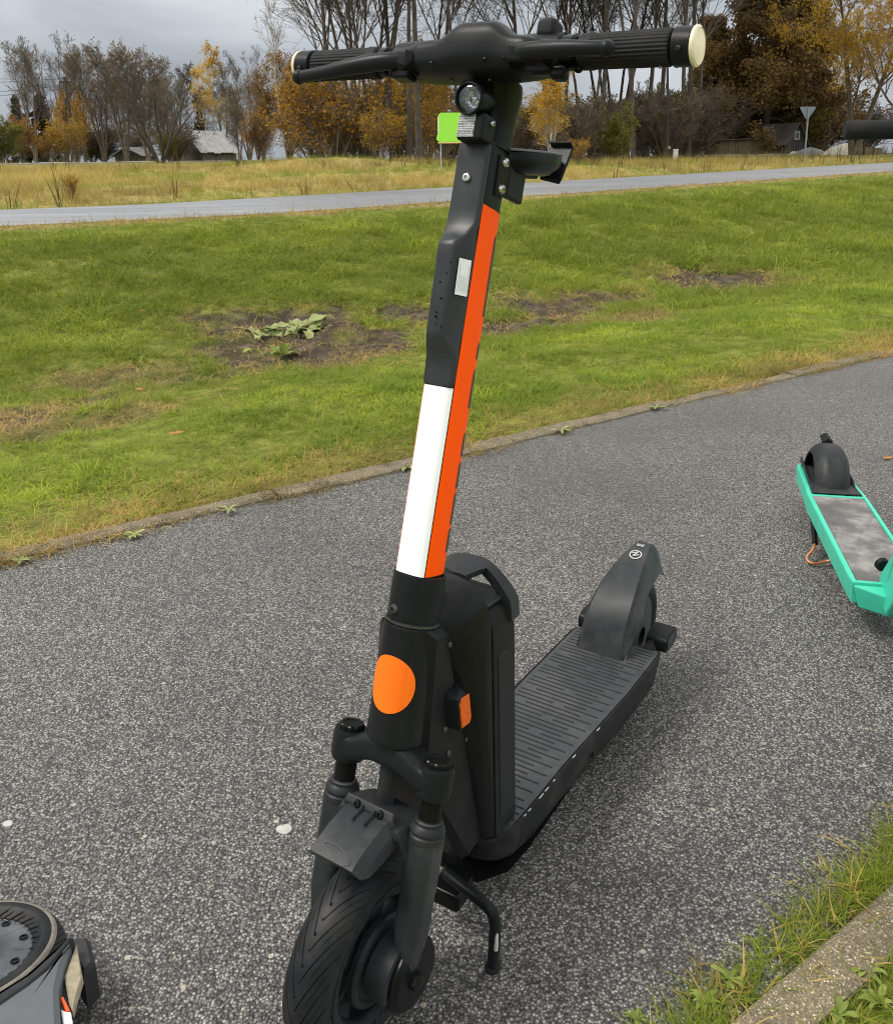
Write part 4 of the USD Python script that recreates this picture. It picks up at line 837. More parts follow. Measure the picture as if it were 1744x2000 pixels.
# ------------------------------------------------------------------ grey scooter lying in the lower left corner
a3 = np.array([-.026, .178, .985]); a3 /= np.linalg.norm(a3); t3_ = np.cross([0, 1., 0], a3); t3_ /= np.linalg.norm(t3_); u3 = np.cross(a3, t3_)
c3 = on_ground(-72, 1873, .095)
grey = thing('electric_scooter', 'grey electric scooter lying on its side in the lower left corner', 'scooter', (c3[0], c3[1], 0))
M3 = np.eye(4); M3[:3, 0], M3[:3, 1], M3[:3, 2], M3[:3, 3] = t3_, a3, -u3, (0, 0, .095 - .03 * a3[2])
G = lambda m: turn(m, M3)     # in the wheel's plane, along its axle (up), in the wheel's plane
gq = lambda n, m, mt, par=None, smooth=35, **k: obj(n, G(m), mt, par or grey, smooth, **k)
gt = gq('tyre', tyre_mesh(.123, .036, .080, 23 * 30, 50), 'tyre_rubber', smooth=50)
gq('scuffed_shoulder', rev([(.1030, .0325), (.1055, .0338), (.1090, .0330), (.1115, .0300), (.1105, .0280), (.104, .030)], (0, 0, 0), (0, 1, 0), 72, closed=True), 'scuffed_rubber', gt, 50, label='pale scuffed shoulder of the tyre')
gh = gq('hub_motor', rev([(.082, -.03), (.091, -.028), (.091, .026), (.087, .030), (.084, .026), (.080, .0235), (.034, .029), (.030, .033), (.008, .033)], (0, 0, 0), (0, 1, 0), 64), 'hub_metal', smooth=30)
for k in range(9):
    a_ = 2 * PI * k / 9 + .12; p = np.array((.070 * math.cos(a_), .0250, .070 * math.sin(a_)))
    gq('bolt', cat(rev([(.0036, 0), (.0056, .0002), (.0056, .0016), (.0036, .0016)], p, (0, 1, 0), 20, closed=True), rev([(.0036, .0006), (.0002, .0006)], p, (0, 1, 0), 16, cap=False)), 'gloss_black', gh)
for k in range(9):
    a_ = 2 * PI * k / 9 + .12 + PI / 9; d_ = np.array((math.cos(a_), 0, math.sin(a_)))
    gq('cooling_rib', tube([d_ * .038 + (0, .0280, 0), d_ * .078 + (0, .0235, 0)], .0012, 8), 'hub_metal', gh)
gq('axle_clamp', cat(rev([(.010, .031), (.028, .032), (.031, .036), (.031, .050), (.026, .054), (.010, .055)], (.004, 0, .0), (0, 1, 0), 32), rev([(.008, .055), (.0115, .055), (.0115, .062), (.008, .064)], (.004, 0, .0), (0, 1, 0), 6)), 'black_plastic')
def plan_slab(pxs, z0, z1, bv=.003):
    P = [on_ground(x_, y_, z1 - .004)[:2] - c3[:2] for x_, y_ in pxs]
    return turn(slab(P, -z1, -z0, bv), rotm(-PI / 2, (1, 0, 0))) if False else mapv(slab(P, z0, z1, bv), lambda v: v[:, [0, 2, 1]])
gr = lambda n, m, mt, par=None, smooth=30, **k: obj(n, m, mt, par or grey, smooth, **k)
gm = gr('rear_mudguard', plan_slab([(-90, 2010), (0, 1962), (50, 1928), (90, 1896), (132, 1846), (140, 1842), (124, 1890), (114, 1935), (117, 2000), (110, 2070), (-90, 2090)], .060, .112, .006), 'grey_chassis')
gr('mudguard_rim', plan_slab([(-90, 1996), (0, 1944), (58, 1907), (103, 1866), (134, 1834), (143, 1834), (137, 1846), (92, 1900), (52, 1932), (0, 1968), (-90, 2020)], .066, .1145, .003), 'charcoal_plastic', gm)
gb = gr('bracket', plan_slab([(138, 1843), (148, 1834), (168, 1832), (176, 1840), (186, 1882), (163, 1908), (150, 1888)], .020, .085, .005), 'bracket_black')
gr('side_reflector', plan_slab([(150, 1848), (162, 1912), (150, 1952), (143, 1980), (136, 1965), (126, 1912)], .086, .100, .002), 'reflector_tan', gb)
gr('red_reflector', plan_slab([(118, 1953), (124, 1951), (137, 1977), (129, 1979)], .088, .101, .0012), 'reflector_red', gb)
gr('white_strip', plan_slab([(119, 1976), (130, 1981), (139, 1981), (146, 2020), (126, 2020)], .086, .099, .0012), 'label_white', gb)
gr('deck', rbox((-.50, -.03, .085), (.55, .05, .15), .012), 'grey_chassis')

# ------------------------------------------------------------------ small things on the path
def blob(px, py, r, seed, h=.0022):
    g = on_ground(px, py); rg_ = np.random.default_rng(seed); th = np.linspace(0, 2 * PI, 28, endpoint=False); q = r * (1 + .22 * np.interp(th, np.linspace(0, 2 * PI, 10), np.append(rg_.normal(0, 1, 9), 0)) * .6)
    return loft([np.stack([g[0] + q * k * np.cos(th), g[1] + q * k * np.sin(th), np.full(28, z)], 1) for k, z in ((1, .0004), (.97, h * .7), (.7, h), (.2, h * 1.05))])
obj('gum_spot', blob(556, 1620, .0125, 2), 'gum', label='larger pale gum spot on the asphalt left of the front mudguard', category='gum spot')
obj('gum_spot', blob(16, 1610, .0085, 5), 'gum', label='small pale gum spot on the asphalt at the left picture edge', category='gum spot')
def leaf(px, py, size, rot, seed):
    g = on_ground(px, py); rg_ = np.random.default_rng(seed); pts = [(-.5, 0), (-.25, .22), (-.05, .18), (.05, .34), (.22, .2), (.5, 0), (.22, -.18), (.02, -.3), (-.08, -.16), (-.28, -.2)]
    v = [(x * size, y * size, .006 + .10 * size * abs(y) + .05 * size * (x > .3)) for x, y in pts] + [(0, 0, .004)]; c, s = math.cos(rot), math.sin(rot)
    v = [(g[0] + x * c - y * s, g[1] + x * s + y * c, z + float(g[2])) for x, y, z in v]; return np.array(v), np.array([(10, i, (i + 1) % 10) for i in range(10)])
obj('fallen_leaf', leaf(1733, 897, .045, .4, 1), 'fallen_leaf', label='small yellow fallen leaf on the asphalt above the teal scooter', category='leaf')

# ------------------------------------------------------------------ plants: tree generator, one level of branches at a time
def unit(v): return v / np.maximum(np.linalg.norm(v, axis=-1, keepdims=True), 1e-9)
def grow(rg, P, D, L, R, k, wander, up, taper):
    """N branches at once: points (N, k, 3) and radii (N, k)"""
    N = len(P); pts = [P]; d = D.copy(); rad = R[:, None] * (1 - (1 - taper) * np.linspace(0, 1, k)[None, :])
    for i in range(k - 1):
        d = unit(d + rg.normal(0, wander, (N, 3)) + np.array([0, 0, up])); pts.append(pts[-1] + d * (L / (k - 1))[:, None])
    return np.stack(pts, 1), rad
def tubes(pts, rad, sides):
    N, k = pts.shape[:2]; d = np.gradient(pts, axis=1); d = unit(d); a = np.where(np.abs(d[..., 2:3]) > .9, np.array([1., 0, 0]), np.array([0, 0, 1.]))
    x = unit(np.cross(a, d)); y = np.cross(d, x); th = np.linspace(0, 2 * PI, sides, endpoint=False)
    v = pts[:, :, None] + rad[..., None, None] * (np.cos(th)[None, None, :, None] * x[:, :, None] + np.sin(th)[None, None, :, None] * y[:, :, None])
    i = np.arange(N * k * sides).reshape(N, k, sides); a_, b_, c_, d_ = i[:, :-1], np.roll(i, -1, 2)[:, :-1], np.roll(i, -1, 2)[:, 1:], i[:, 1:]
    f = np.concatenate([np.stack([a_, b_, c_], -1).reshape(-1, 3), np.stack([a_, c_, d_], -1).reshape(-1, 3)])
    return v.reshape(-1, 3), f
def children(rg, pts, rad, n, u0, u1, ang, ratio, rr, lens, bias=0.0):
    N, k = pts.shape[:2]; u = rg.uniform(u0, u1, (N, n)); u = np.sort(u, 1); x = u * (k - 1); i = np.minimum(x.astype(int), k - 2); f = (x - i)[..., None]; r_ = np.arange(N)[:, None]
    P = pts[r_, i] * (1 - f) + pts[r_, i + 1] * f; T_ = unit(pts[r_, i + 1] - pts[r_, i]); rd = rad[r_, i] * (1 - f[..., 0]) + rad[r_, i + 1] * f[..., 0]
    q = unit(np.cross(T_, unit(rg.normal(size=T_.shape)))); a = rg.normal(ang, ang * .22, u.shape)[..., None]; D = unit(np.cos(a) * T_ + np.sin(a) * q + np.array([0, 0, bias]))
    L = lens[:, None] * ratio * (1.15 - .65 * (u - u0) / max(u1 - u0, 1e-6)) * rg.uniform(.7, 1.25, u.shape)
    return P.reshape(-1, 3), D.reshape(-1, 3), L.ravel(), (rd * rr).ravel()
def leaves(rg, pts, n, size, spread, shape=(1.0, .7), droop=0.0):
    N, k = pts.shape[:2]; i = rg.integers(0, N, n); x = rg.uniform(.15, 1, n) * (k - 1); j = np.minimum(x.astype(int), k - 2); f = (x - j)[:, None]
    C = pts[i, j] * (1 - f) + pts[i, j + 1] * f + rg.normal(0, spread, (n, 3)); s = size * rg.uniform(.6, 1.3, (n, 1))
    a = unit(rg.normal(size=(n, 3)) + np.array([0, 0, -droop])); b_ = unit(np.cross(a, rg.normal(size=(n, 3))))
    v = np.stack([C - a * s * .5 * shape[0], C + b_ * s * .5 * shape[1], C + a * s * .5 * shape[0], C - b_ * s * .5 * shape[1]], 1).reshape(-1, 3); q = np.arange(4 * n).reshape(n, 4)
    return v, np.vstack([q[:, [0, 1, 2]], q[:, [0, 2, 3]]])
def make_tree(seed, H, r0, stems=1, clear=.30, fan=.0, n1=16, n2=9, n3=8, n4=3, a1=.75, ratio1=.42, up1=.10, wander=.10, twig_r=.012, bark='bark', leaf=None, nleaf=0, lsize=.12, lspread=.10, ratio2=.5, lean=(0, 0), droop=0.0, weep=0.0, lshape=(1., .7), r2=.5, profile=None):
    """returns the parts' meshes: trunk, branches, and leaves if any"""
    rg = np.random.default_rng(seed)
    D = np.array([[lean[0] + fan * math.cos(2 * PI * i / max(stems, 1) + .7) * rg.uniform(.6, 1.2) * (stems > 1), lean[1] + fan * math.sin(2 * PI * i / max(stems, 1) + .7) * rg.uniform(.6, 1.2) * (stems > 1), 1.] for i in range(stems)])
    P = np.array([[.10 * r0 * 10 * D[i, 0], .10 * r0 * 10 * D[i, 1], -.25] for i in range(stems)]); L = H * rg.uniform(.85, 1.0, stems); L[0] = H
    p0, q0 = grow(rg, P, unit(D), L + .25, np.full(stems, r0), 12, wander * .35, .02, .10); q0[:, 0] *= 1.45; q0[:, 1] *= 1.08
    c = children(rg, p0, q0, n1, clear, .98, a1, ratio1, r2, L); Lc = c[2]
    if profile is not None: Lc = Lc * profile(np.clip((c[0][:, 2]) / H, 0, 1))
    p1, q1 = grow(rg, c[0], c[1], Lc, np.maximum(c[3], twig_r * 1.8), 7, wander, up1, .25)
    c = children(rg, p1, q1, n2, .18, 1.0, .70, ratio2, .55, Lc); p2, q2 = grow(rg, c[0], c[1], c[2], np.maximum(c[3], twig_r * 1.25), 5, wander * 1.3, up1 * .7 - weep * .5, .35)
    c2 = children(rg, p2, q2, n3, .15, 1.0, .65, .55, .6, c[2]); p3, q3 = grow(rg, c2[0], c2[1], c2[2], np.full(len(c2[0]), twig_r), 4, wander * 1.5, up1 * .5 - weep, .45)
    ms = [tubes(p1, q1, 5), tubes(p2, q2, 4), tubes(p3, q3, 3)]; last = p3
    if n4:
        c3_ = children(rg, p3, q3, n4, .2, 1.0, .6, .6, .8, c2[2]); p4, q4 = grow(rg, c3_[0], c3_[1], c3_[2], np.full(len(c3_[0]), twig_r * .8), 3, wander * 1.5, -weep, .5); ms.append(tubes(p4, q4, 3)); last = p4
    parts = [('trunk', tubes(p0, q0, 10), bark), ('branches', cat(*ms), bark)]
    if leaf and nleaf: parts.append(('leaves', leaves(rg, last, nleaf, lsize, lspread, lshape, droop), leaf))
    return parts
PROTO = {}
def plant(kind, name, category, label, px, py, Y, scale=1.0, rot=0.0, group=None, wide=1.0, sink=0.0):
    """sets a plant of the kind down where the photograph shows its foot"""
    p = at(px, py, Y); x, y = p[0], p[1]; z = float(z_of(np.array([x]), np.array([y]))[0]) - sink
    sc_ = (scale * wide, scale * wide, scale)
    if kind not in PROTO:
        t = thing(name, label, category, (x, y, z), rot, 0, sc_, group)
        for n_, m, mt in KINDS[kind](): obj(n_, m, mt, t, smooth=True if n_ == 'trunk' else False)
        PROTO[kind] = t; return t
    return copy(PROTO[kind], label, (x, y, z), rot, sc_, group) if PROTO[kind].GetName().startswith(name) else None
KINDS = {
    # heights in metres at scale 1
    'maple_a': lambda: make_tree(11, 17, .15, n1=20, n2=12, n3=9, n4=3, clear=.28, a1=.62, ratio1=.40, up1=.16, twig_r=.011, bark='bark', leaf='leaf_brown', nleaf=500, lsize=.10),
    'maple_b': lambda: make_tree(12, 18, .14, n1=18, n2=12, n3=9, n4=3, clear=.32, a1=.55, ratio1=.36, up1=.20, twig_r=.011, bark='bark_dark', leaf='leaf_brown', nleaf=350, lsize=.10),
    'fan_tree': lambda: make_tree(13, 14, .11, stems=6, fan=.30, n1=10, n2=8, n3=7, n4=3, clear=.38, a1=.50, ratio1=.32, up1=.14, twig_r=.011, bark='bark_dark'),
    'slim_tree': lambda: make_tree(14, 16, .10, n1=18, n2=8, n3=6, n4=3, clear=.40, a1=.50, ratio1=.24, up1=.22, twig_r=.011, bark='bark'),
    'far_bare_a': lambda: make_tree(15, 10, .11, stems=3, fan=.16, n1=13, n2=8, n3=6, n4=2, clear=.25, a1=.55, ratio1=.34, up1=.16, twig_r=.010, bark='bark', leaf='leaf_brown', nleaf=900, lsize=.13),
    'far_bare_b': lambda: make_tree(16, 10, .09, stems=7, fan=.26, n1=8, n2=7, n3=5, n4=2, clear=.25, a1=.45, ratio1=.28, up1=.16, twig_r=.010, bark='bark'),
    'far_brown': lambda: make_tree(17, 8.5, .11, stems=3, fan=.18, n1=15, n2=8, n3=6, n4=2, clear=.15, a1=.70, ratio1=.36, up1=.10, twig_r=.011, bark='bark_brown', leaf='leaf_brown', nleaf=1800, lsize=.13),
    'crooked': lambda: make_tree(18, 5.5, .10, stems=5, fan=.55, n1=8, n2=7, n3=6, n4=2, clear=.25, a1=.8, ratio1=.42, up1=.05, wander=.2, twig_r=.010, bark='bark_dark'),
    'birch_bare': lambda: make_tree(19, 8.4, .055, n1=22, n2=6, n3=4, n4=0, clear=.38, a1=.55, ratio1=.20, up1=.16, twig_r=.008, bark='bark_pale', lean=(-.11, 0)),
    'birch_yellow': lambda: make_tree(20, 9, .10, n1=22, n2=8, n3=5, n4=0, clear=.28, a1=.60, ratio1=.26, up1=.05, weep=.12, twig_r=.012, bark='bark_pale', leaf='leaf_yellow', nleaf=4200, lsize=.15, lspread=.14),
    'orange_tree': lambda: make_tree(21, 5.2, .08, stems=4, fan=.2, n1=14, n2=8, n3=6, n4=0, clear=.10, a1=.75, ratio1=.42, up1=.10, twig_r=.010, bark='bark_brown', leaf='leaf_orange', nleaf=7500, lsize=.11, lspread=.14),
    'yellow_bush': lambda: make_tree(22, 3.4, .04, stems=8, fan=.42, n1=8, n2=6, n3=5, n4=0, clear=.15, a1=.6, ratio1=.42, up1=.12, twig_r=.008, bark='bark_brown', leaf='leaf_yellow', nleaf=3600, lsize=.10, lspread=.12),
    'orange_bush': lambda: make_tree(23, 3.2, .04, stems=9, fan=.45, n1=8, n2=6, n3=5, n4=0, clear=.12, a1=.6, ratio1=.42, up1=.10, twig_r=.008, bark='bark_brown', leaf='leaf_orange', nleaf=3900, lsize=.10, lspread=.14),
    'brown_bush': lambda: make_tree(24, 3.0, .03, stems=14, fan=.40, n1=8, n2=7, n3=6, n4=0, clear=.10, a1=.55, ratio1=.40, up1=.10, twig_r=.009, bark='bark_brown', leaf='leaf_brown', nleaf=500, lsize=.09, lspread=.12),
    'olive_bush': lambda: make_tree(25, 2.6, .04, stems=9, fan=.42, n1=8, n2=6, n3=5, n4=0, clear=.10, a1=.6, ratio1=.42, up1=.10, twig_r=.008, bark='bark_brown', leaf='leaf_olive', nleaf=5200, lsize=.12, lspread=.10),
    'larch': lambda: make_tree(26, 17.5, .30, n1=120, n2=9, n3=5, n4=0, clear=.10, a1=1.28, ratio1=.30, up1=-.03, wander=.10, weep=.10, twig_r=.016, bark='bark_dark', leaf='leaf_brown', nleaf=100000, lsize=.22, lspread=.26, r2=.22, ratio2=.42, profile=lambda h: 1.12 - .75 * h),
    'willow': lambda: make_tree(27, 11.5, .18, stems=2, fan=.2, n1=18, n2=10, n3=7, n4=0, clear=.22, a1=.75, ratio1=.40, up1=.06, weep=.30, twig_r=.010, bark='bark_brown', leaf='leaf_yellow', nleaf=22000, lsize=.13, lspread=.12, droop=.8, lshape=(1.2, .5)),
    'spruce': lambda: make_tree(28, 6.0, .10, n1=70, n2=7, n3=4, n4=0, clear=.06, a1=1.35, ratio1=.27, up1=-.05, weep=.06, twig_r=.016, bark='bark_dark', leaf='leaf_conifer', nleaf=22000, lsize=.16, lspread=.08, r2=.22, ratio2=.40, profile=lambda h: 1.15 - 1.0 * h),
    'yellow_tree': lambda: make_tree(31, 4.9, .06, stems=3, fan=.16, n1=16, n2=8, n3=6, n4=0, clear=.16, a1=.62, ratio1=.34, up1=.14, twig_r=.009, bark='bark_pale', leaf='leaf_yellow', nleaf=9000, lsize=.10, lspread=.13),
    'dark_scrub': lambda: make_tree(29, 3.6, .03, stems=16, fan=.5, n1=8, n2=7, n3=6, n4=0, clear=.06, a1=.6, ratio1=.42, up1=.08, twig_r=.010, bark='bark', leaf='leaf_brown', nleaf=1500, lsize=.14, lspread=.15),
}
rg0 = np.random.default_rng(77)
R_ = lambda: float(rg0.uniform(0, 2 * PI))
# left group, far
plant('far_bare_a', 'bare_tree', 'tree', 'bare grey tree at the left end of the far tree group', 72, 320, 84, .98, R_())
plant('far_bare_b', 'fan_tree', 'tree', 'pale bare tree fanning out behind the utility pole', 128, 320, 86, 1.02, R_())
plant('far_bare_a', 'bare_tree', 'tree', 'bare tree just right of the utility pole', 168, 320, 82, .92, R_())
for k, (px, sc_, lab) in enumerate([(205, 1.02, 'brown tree with crown right of the utility pole, left of the small shed'), (248, 1.06, 'brown tree standing above the small shed'), (292, .98, 'brown tree between the small shed and the house'), (335, .72, 'low brown tree behind the left end of the house roof')]):
    plant('far_brown', 'brown_tree', 'tree', lab, px, 318, 80 - 2 * k, sc_, R_())
plant('far_bare_b', 'fan_tree', 'tree', 'bare grey fan-shaped tree behind the house with the pale roof', 345, 316, 96, .92, R_())
plant('birch_yellow', 'birch_tree', 'tree', 'yellow birch behind the pale roof of the house', 406, 312, 92, 1.12, R_())
plant('far_bare_a', 'bare_tree', 'tree', 'thin bare tree right of the yellow birch behind the house', 440, 312, 96, .78, R_())
plant('far_bare_b', 'fan_tree', 'tree', 'pale bare tree left of the slender leaning birch', 488, 312, 92, .98, R_())
plant('far_brown', 'brown_tree', 'tree', 'broad brown tree right of the house', 470, 312, 74, .62, R_())
plant('far_brown', 'brown_tree', 'tree', 'low brown tree directly left of the leaning birch trunk', 515, 313, 70, .66, R_())
plant('spruce', 'spruce_tree', 'tree', 'small dark spruce in front of the far left trees', 45, 320, 88, 1.0, R_())
plant('spruce', 'spruce_tree', 'tree', 'dark spruce under the bare trees left of the utility pole', 95, 321, 90, 1.05, R_(), wide=1.3)
plant('spruce', 'spruce_tree', 'tree', 'dark spruce behind the right half of the house roof', 398, 312, 98, .86, R_())
plant('crooked', 'crooked_tree', 'tree', 'dark crooked tree with spreading limbs beside the house', 316, 331, 56, .98, R_())
plant('orange_bush', 'orange_bush', 'bush', 'orange bush right behind the utility pole', 152, 318, 78, 1.6, R_(), wide=.75)
plant('yellow_bush', 'yellow_bush', 'bush', 'yellow bush at the foot of the utility pole', 138, 322, 70, .92, R_())
plant('orange_bush', 'orange_bush', 'bush', 'orange bush second from the left picture edge', 48, 322, 70, .98, R_())
plant('olive_bush', 'olive_bush', 'bush', 'green and orange bush at the left picture edge', 8, 323, 66, 1.05, R_())
plant('orange_bush', 'orange_bush', 'bush', 'small orange bush left of the small shed', 100, 322, 70, .72, R_())
plant('olive_bush', 'olive_bush', 'bush', 'light green bush between the small shed and the house', 331, 318, 72, .75, R_(), wide=.8)
plant('yellow_bush', 'yellow_bush', 'bush', 'lone yellow sapling in the dry field at the left', 142, 396, 21.5, .17, R_(), wide=.8)
for k, (px, lab) in enumerate([(182, 'dark scrub left of the small shed'), (205, 'dark scrub behind the small shed'), (345, 'dark scrub left of the house wall'), (268, 'dark scrub right of the small shed')]): plant('dark_scrub', 'scrub', 'bush', lab, px, 319, 84, .85, R_(), wide=1.3)
# leaning slender birch and the orange trees behind it
plant('birch_bare', 'birch_tree_bare', 'tree', 'slender pale birch leaning left in front of the orange trees', 563, 312, 50, .98, 0.0)
plant('orange_tree', 'orange_tree', 'tree', 'orange tree behind the leaning birch', 566, 312, 56, 1.08, R_())
plant('orange_tree', 'orange_tree', 'tree', 'orange tree below the left handlebar end', 612, 311, 54, .95, R_())
plant('orange_tree', 'orange_tree', 'tree', 'lower orange tree left of the leaning birch', 505, 313, 62, .55, R_(), wide=1.2)
# central wood
C_ = [('maple_a', 'maple_tree', 652, 311, 51, .98, 'bare spreading maple above the left grip'), ('fan_tree', 'multi_stem_tree', 727, 312, 46, 1.05, 'dark multi-stemmed tree left of the green sign'),
      ('maple_b', 'tall_bare_tree', 768, 312, 48, 1.02, 'tall bare tree right of the dark multi-stemmed tree'), ('maple_b', 'tall_bare_tree', 797, 313, 44, .95, 'tall bare tree left of the green sign'), ('maple_b', 'tall_bare_tree', 822, 313, 43, 1.05, 'tall bare tree whose trunk meets the left edge of the green sign'),
      ('slim_tree', 'slim_tree', 705, 311, 55, 1.0, 'slim bare tree left of the dark multi-stemmed tree'), ('maple_a', 'maple_tree', 690, 309, 62, 1.1, 'bare maple behind the dark multi-stemmed tree'), ('maple_a', 'maple_tree', 868, 308, 58, 1.08, 'bare maple above the handlebar hub'),
      ('slim_tree', 'slim_tree', 905, 307, 52, 1.1, 'slim bare tree right behind the handlebar hub'), ('maple_a', 'maple_tree', 1010, 305, 56, 1.05, 'bare maple right of the headlight'), ('slim_tree', 'slim_tree', 1048, 304, 60, 1.05, 'slim bare tree behind the bright yellow tree right of the stem'),
      ('maple_b', 'tall_bare_tree', 1176, 303, 50, 1.05, 'tall bare tree below the right brake lever tip'), ('slim_tree', 'slim_tree', 1150, 303, 56, 1.05, 'slim bare tree left of the tall tree below the right lever'), ('slim_tree', 'slim_tree', 1130, 303, 62, 1.1, 'slim bare tree beside the bright yellow tree, right of it'),
      ('maple_b', 'tall_bare_tree', 1222, 303, 47, 1.0, 'tall bare tree under the middle of the right grip'), ('slim_tree', 'slim_tree', 1238, 303, 52, 1.15, 'slim bare tree under the right grip, close to its right neighbour'), ('maple_a', 'maple_tree', 1262, 302, 60, 1.12, 'bare maple behind the thin dark pole'),
      ('maple_b', 'tall_bare_tree', 1288, 302, 54, 1.1, 'tall bare tree just left of the thin dark pole'), ('maple_b', 'tall_bare_tree', 1342, 301, 52, 1.08, 'tall bare tree below the cream end cap of the right grip'), ('slim_tree', 'slim_tree', 1372, 301, 60, 1.1, 'slim bare tree left of the large brown larch'),
      ('fan_tree', 'multi_stem_tree', 1195, 303, 60, 1.1, 'bare multi-stemmed tree behind the wood under the right grip'), ('maple_a', 'maple_tree', 1100, 304, 66, 1.2, 'bare maple behind the bell'), ('maple_a', 'maple_tree', 1330, 301, 68, 1.2, 'far bare maple between the pole and the larch'), ('slim_tree', 'slim_tree', 838, 309, 60, 1.15, 'slim bare tree behind the green sign')]
for kd, nm, px, py, Y, sc_, lab in C_: plant(kd, nm, 'tree', lab, px, py, Y, sc_, R_())
plant('yellow_tree', 'yellow_tree', 'tree', 'bright yellow young tree right of the scooter stem', 1076, 305, 41, .78, R_(), wide=1.0)
for kd, nm, px, Y, sc_, wd, lab in [('orange_bush', 'orange_bush', 612, 48, 1.25, 1.1, 'orange bush under the left grip'), ('orange_bush', 'orange_bush', 655, 46, 1.3, 1.2, 'wide orange bush left of the dark multi-stemmed tree'), ('yellow_bush', 'yellow_bush', 700, 48, .85, 1.0, 'yellow bush at the foot of the dark multi-stemmed tree'), ('yellow_bush', 'yellow_bush', 742, 44, .70, 1.1, 'low yellow bush right of the dark multi-stemmed tree'),
                          ('orange_bush', 'orange_bush', 790, 52, 1.35, 1.0, 'orange bush between the two tall trunks left of the sign'), ('yellow_bush', 'yellow_bush', 818, 50, 1.35, .9, 'tall yellow bush behind the green sign'), ('orange_bush', 'orange_bush', 862, 45, .95, 1.0, 'orange bush below the green sign'), ('orange_bush', 'orange_bush', 838, 56, 1.9, .7, 'orange bush above the green sign'), ('brown_bush', 'brown_bush', 640, 52, 1.3, 1.2, 'brown bush behind the left grip'), ('brown_bush', 'brown_bush', 720, 54, 1.3, 1.2, 'brown bush behind the yellow bush'),
                          ('yellow_bush', 'yellow_bush', 1060, 46, .9, 1.1, 'yellow bush under the bright yellow tree'), ('brown_bush', 'brown_bush', 1030, 46, .8, 1.2, 'brown bush right of the stem'), ('brown_bush', 'brown_bush', 1085, 42, .42, 1.4, 'low brown bush above the phone holder'), ('brown_bush', 'brown_bush', 1125, 44, .95, 1.2, 'brown bush right of the phone holder'), ('olive_bush', 'olive_bush', 1195, 46, .85, 1.0, 'light green bush under the right grip'), ('brown_bush', 'brown_bush', 1160, 48, 1.0, 1.2, 'brown bush left of the light green bush'), ('brown_bush', 'brown_bush', 1250, 54, 1.15, 1.3, 'brown bush left of the thin dark pole'),
                          ('brown_bush', 'brown_bush', 1300, 52, 1.2, 1.4, 'brown bush at the foot of the thin dark pole'), ('brown_bush', 'brown_bush', 1350, 56, 1.3, 1.3, 'brown bush left of the low beige shed'), ('olive_bush', 'olive_bush', 1305, 62, 1.5, 1.0, 'olive bush behind the thin dark pole'), ('yellow_bush', 'yellow_bush', 1130, 38, .30, 1.0, 'small yellow bush right of the phone holder'), ('olive_bush', 'olive_bush', 1505, 76, 1.5, 1.2, 'green bush behind the gabled barn'), ('olive_bush', 'olive_bush', 1440, 78, 1.5, 1.1, 'green bush behind the low beige shed'), ('olive_bush', 'olive_bush', 1560, 74, 1.35, 1.1, 'olive bush right of the gabled barn')]:
    plant(kd, nm, 'bush', lab, px, 306 if px < 1000 else 303, Y, sc_, R_(), wide=wd)
for px, Y, sc_, wd, lab in [(670, 66, 1.1, 1.6, 'dark scrub behind the wood under the left grip'), (780, 66, 1.1, 1.6, 'dark scrub behind the wood left of the sign'), (880, 64, 1.1, 1.6, 'dark scrub behind the scooter stem'), (1010, 64, 1.0, 1.6, 'dark scrub right behind the scooter neck'), (1120, 66, 1.1, 1.7, 'dark scrub behind the wood right of the stem'), (1200, 68, 1.1, 1.7, 'dark scrub behind the wood under the right grip'), (1285, 66, 1.1, 1.6, 'dark scrub behind the thin dark pole'), (1370, 70, 1.2, 1.6, 'dark scrub left behind the low beige shed'), (1480, 80, 1.2, 1.6, 'dark scrub behind the larch trunk'), (1600, 78, 1.2, 1.6, 'dark scrub behind the triangular sign'), (1690, 76, 1.1, 1.6, 'dark scrub at the right picture edge')]:
    plant('dark_scrub', 'scrub', 'bush', lab, px, 304, Y, sc_, R_(), wide=wd)
# right: larch and yellow weeping trees
plant('larch', 'larch_tree', 'tree', 'large brown larch behind the gabled barn', 1490, 301, 72, 1.05, R_())
plant('larch', 'larch_tree', 'tree', 'smaller brown larch left of the large one', 1400, 301, 76, .60, R_(), wide=1.15)
plant('willow', 'weeping_tree', 'tree', 'yellow weeping tree right of the triangular sign', 1668, 301, 56, .98, R_())
plant('willow', 'weeping_tree', 'tree', 'yellow weeping tree at the right picture edge', 1755, 300, 50, .95, R_())
plant('willow', 'weeping_tree', 'tree', 'yellow weeping tree behind the triangular sign', 1610, 301, 74, .80, R_(), wide=.8)

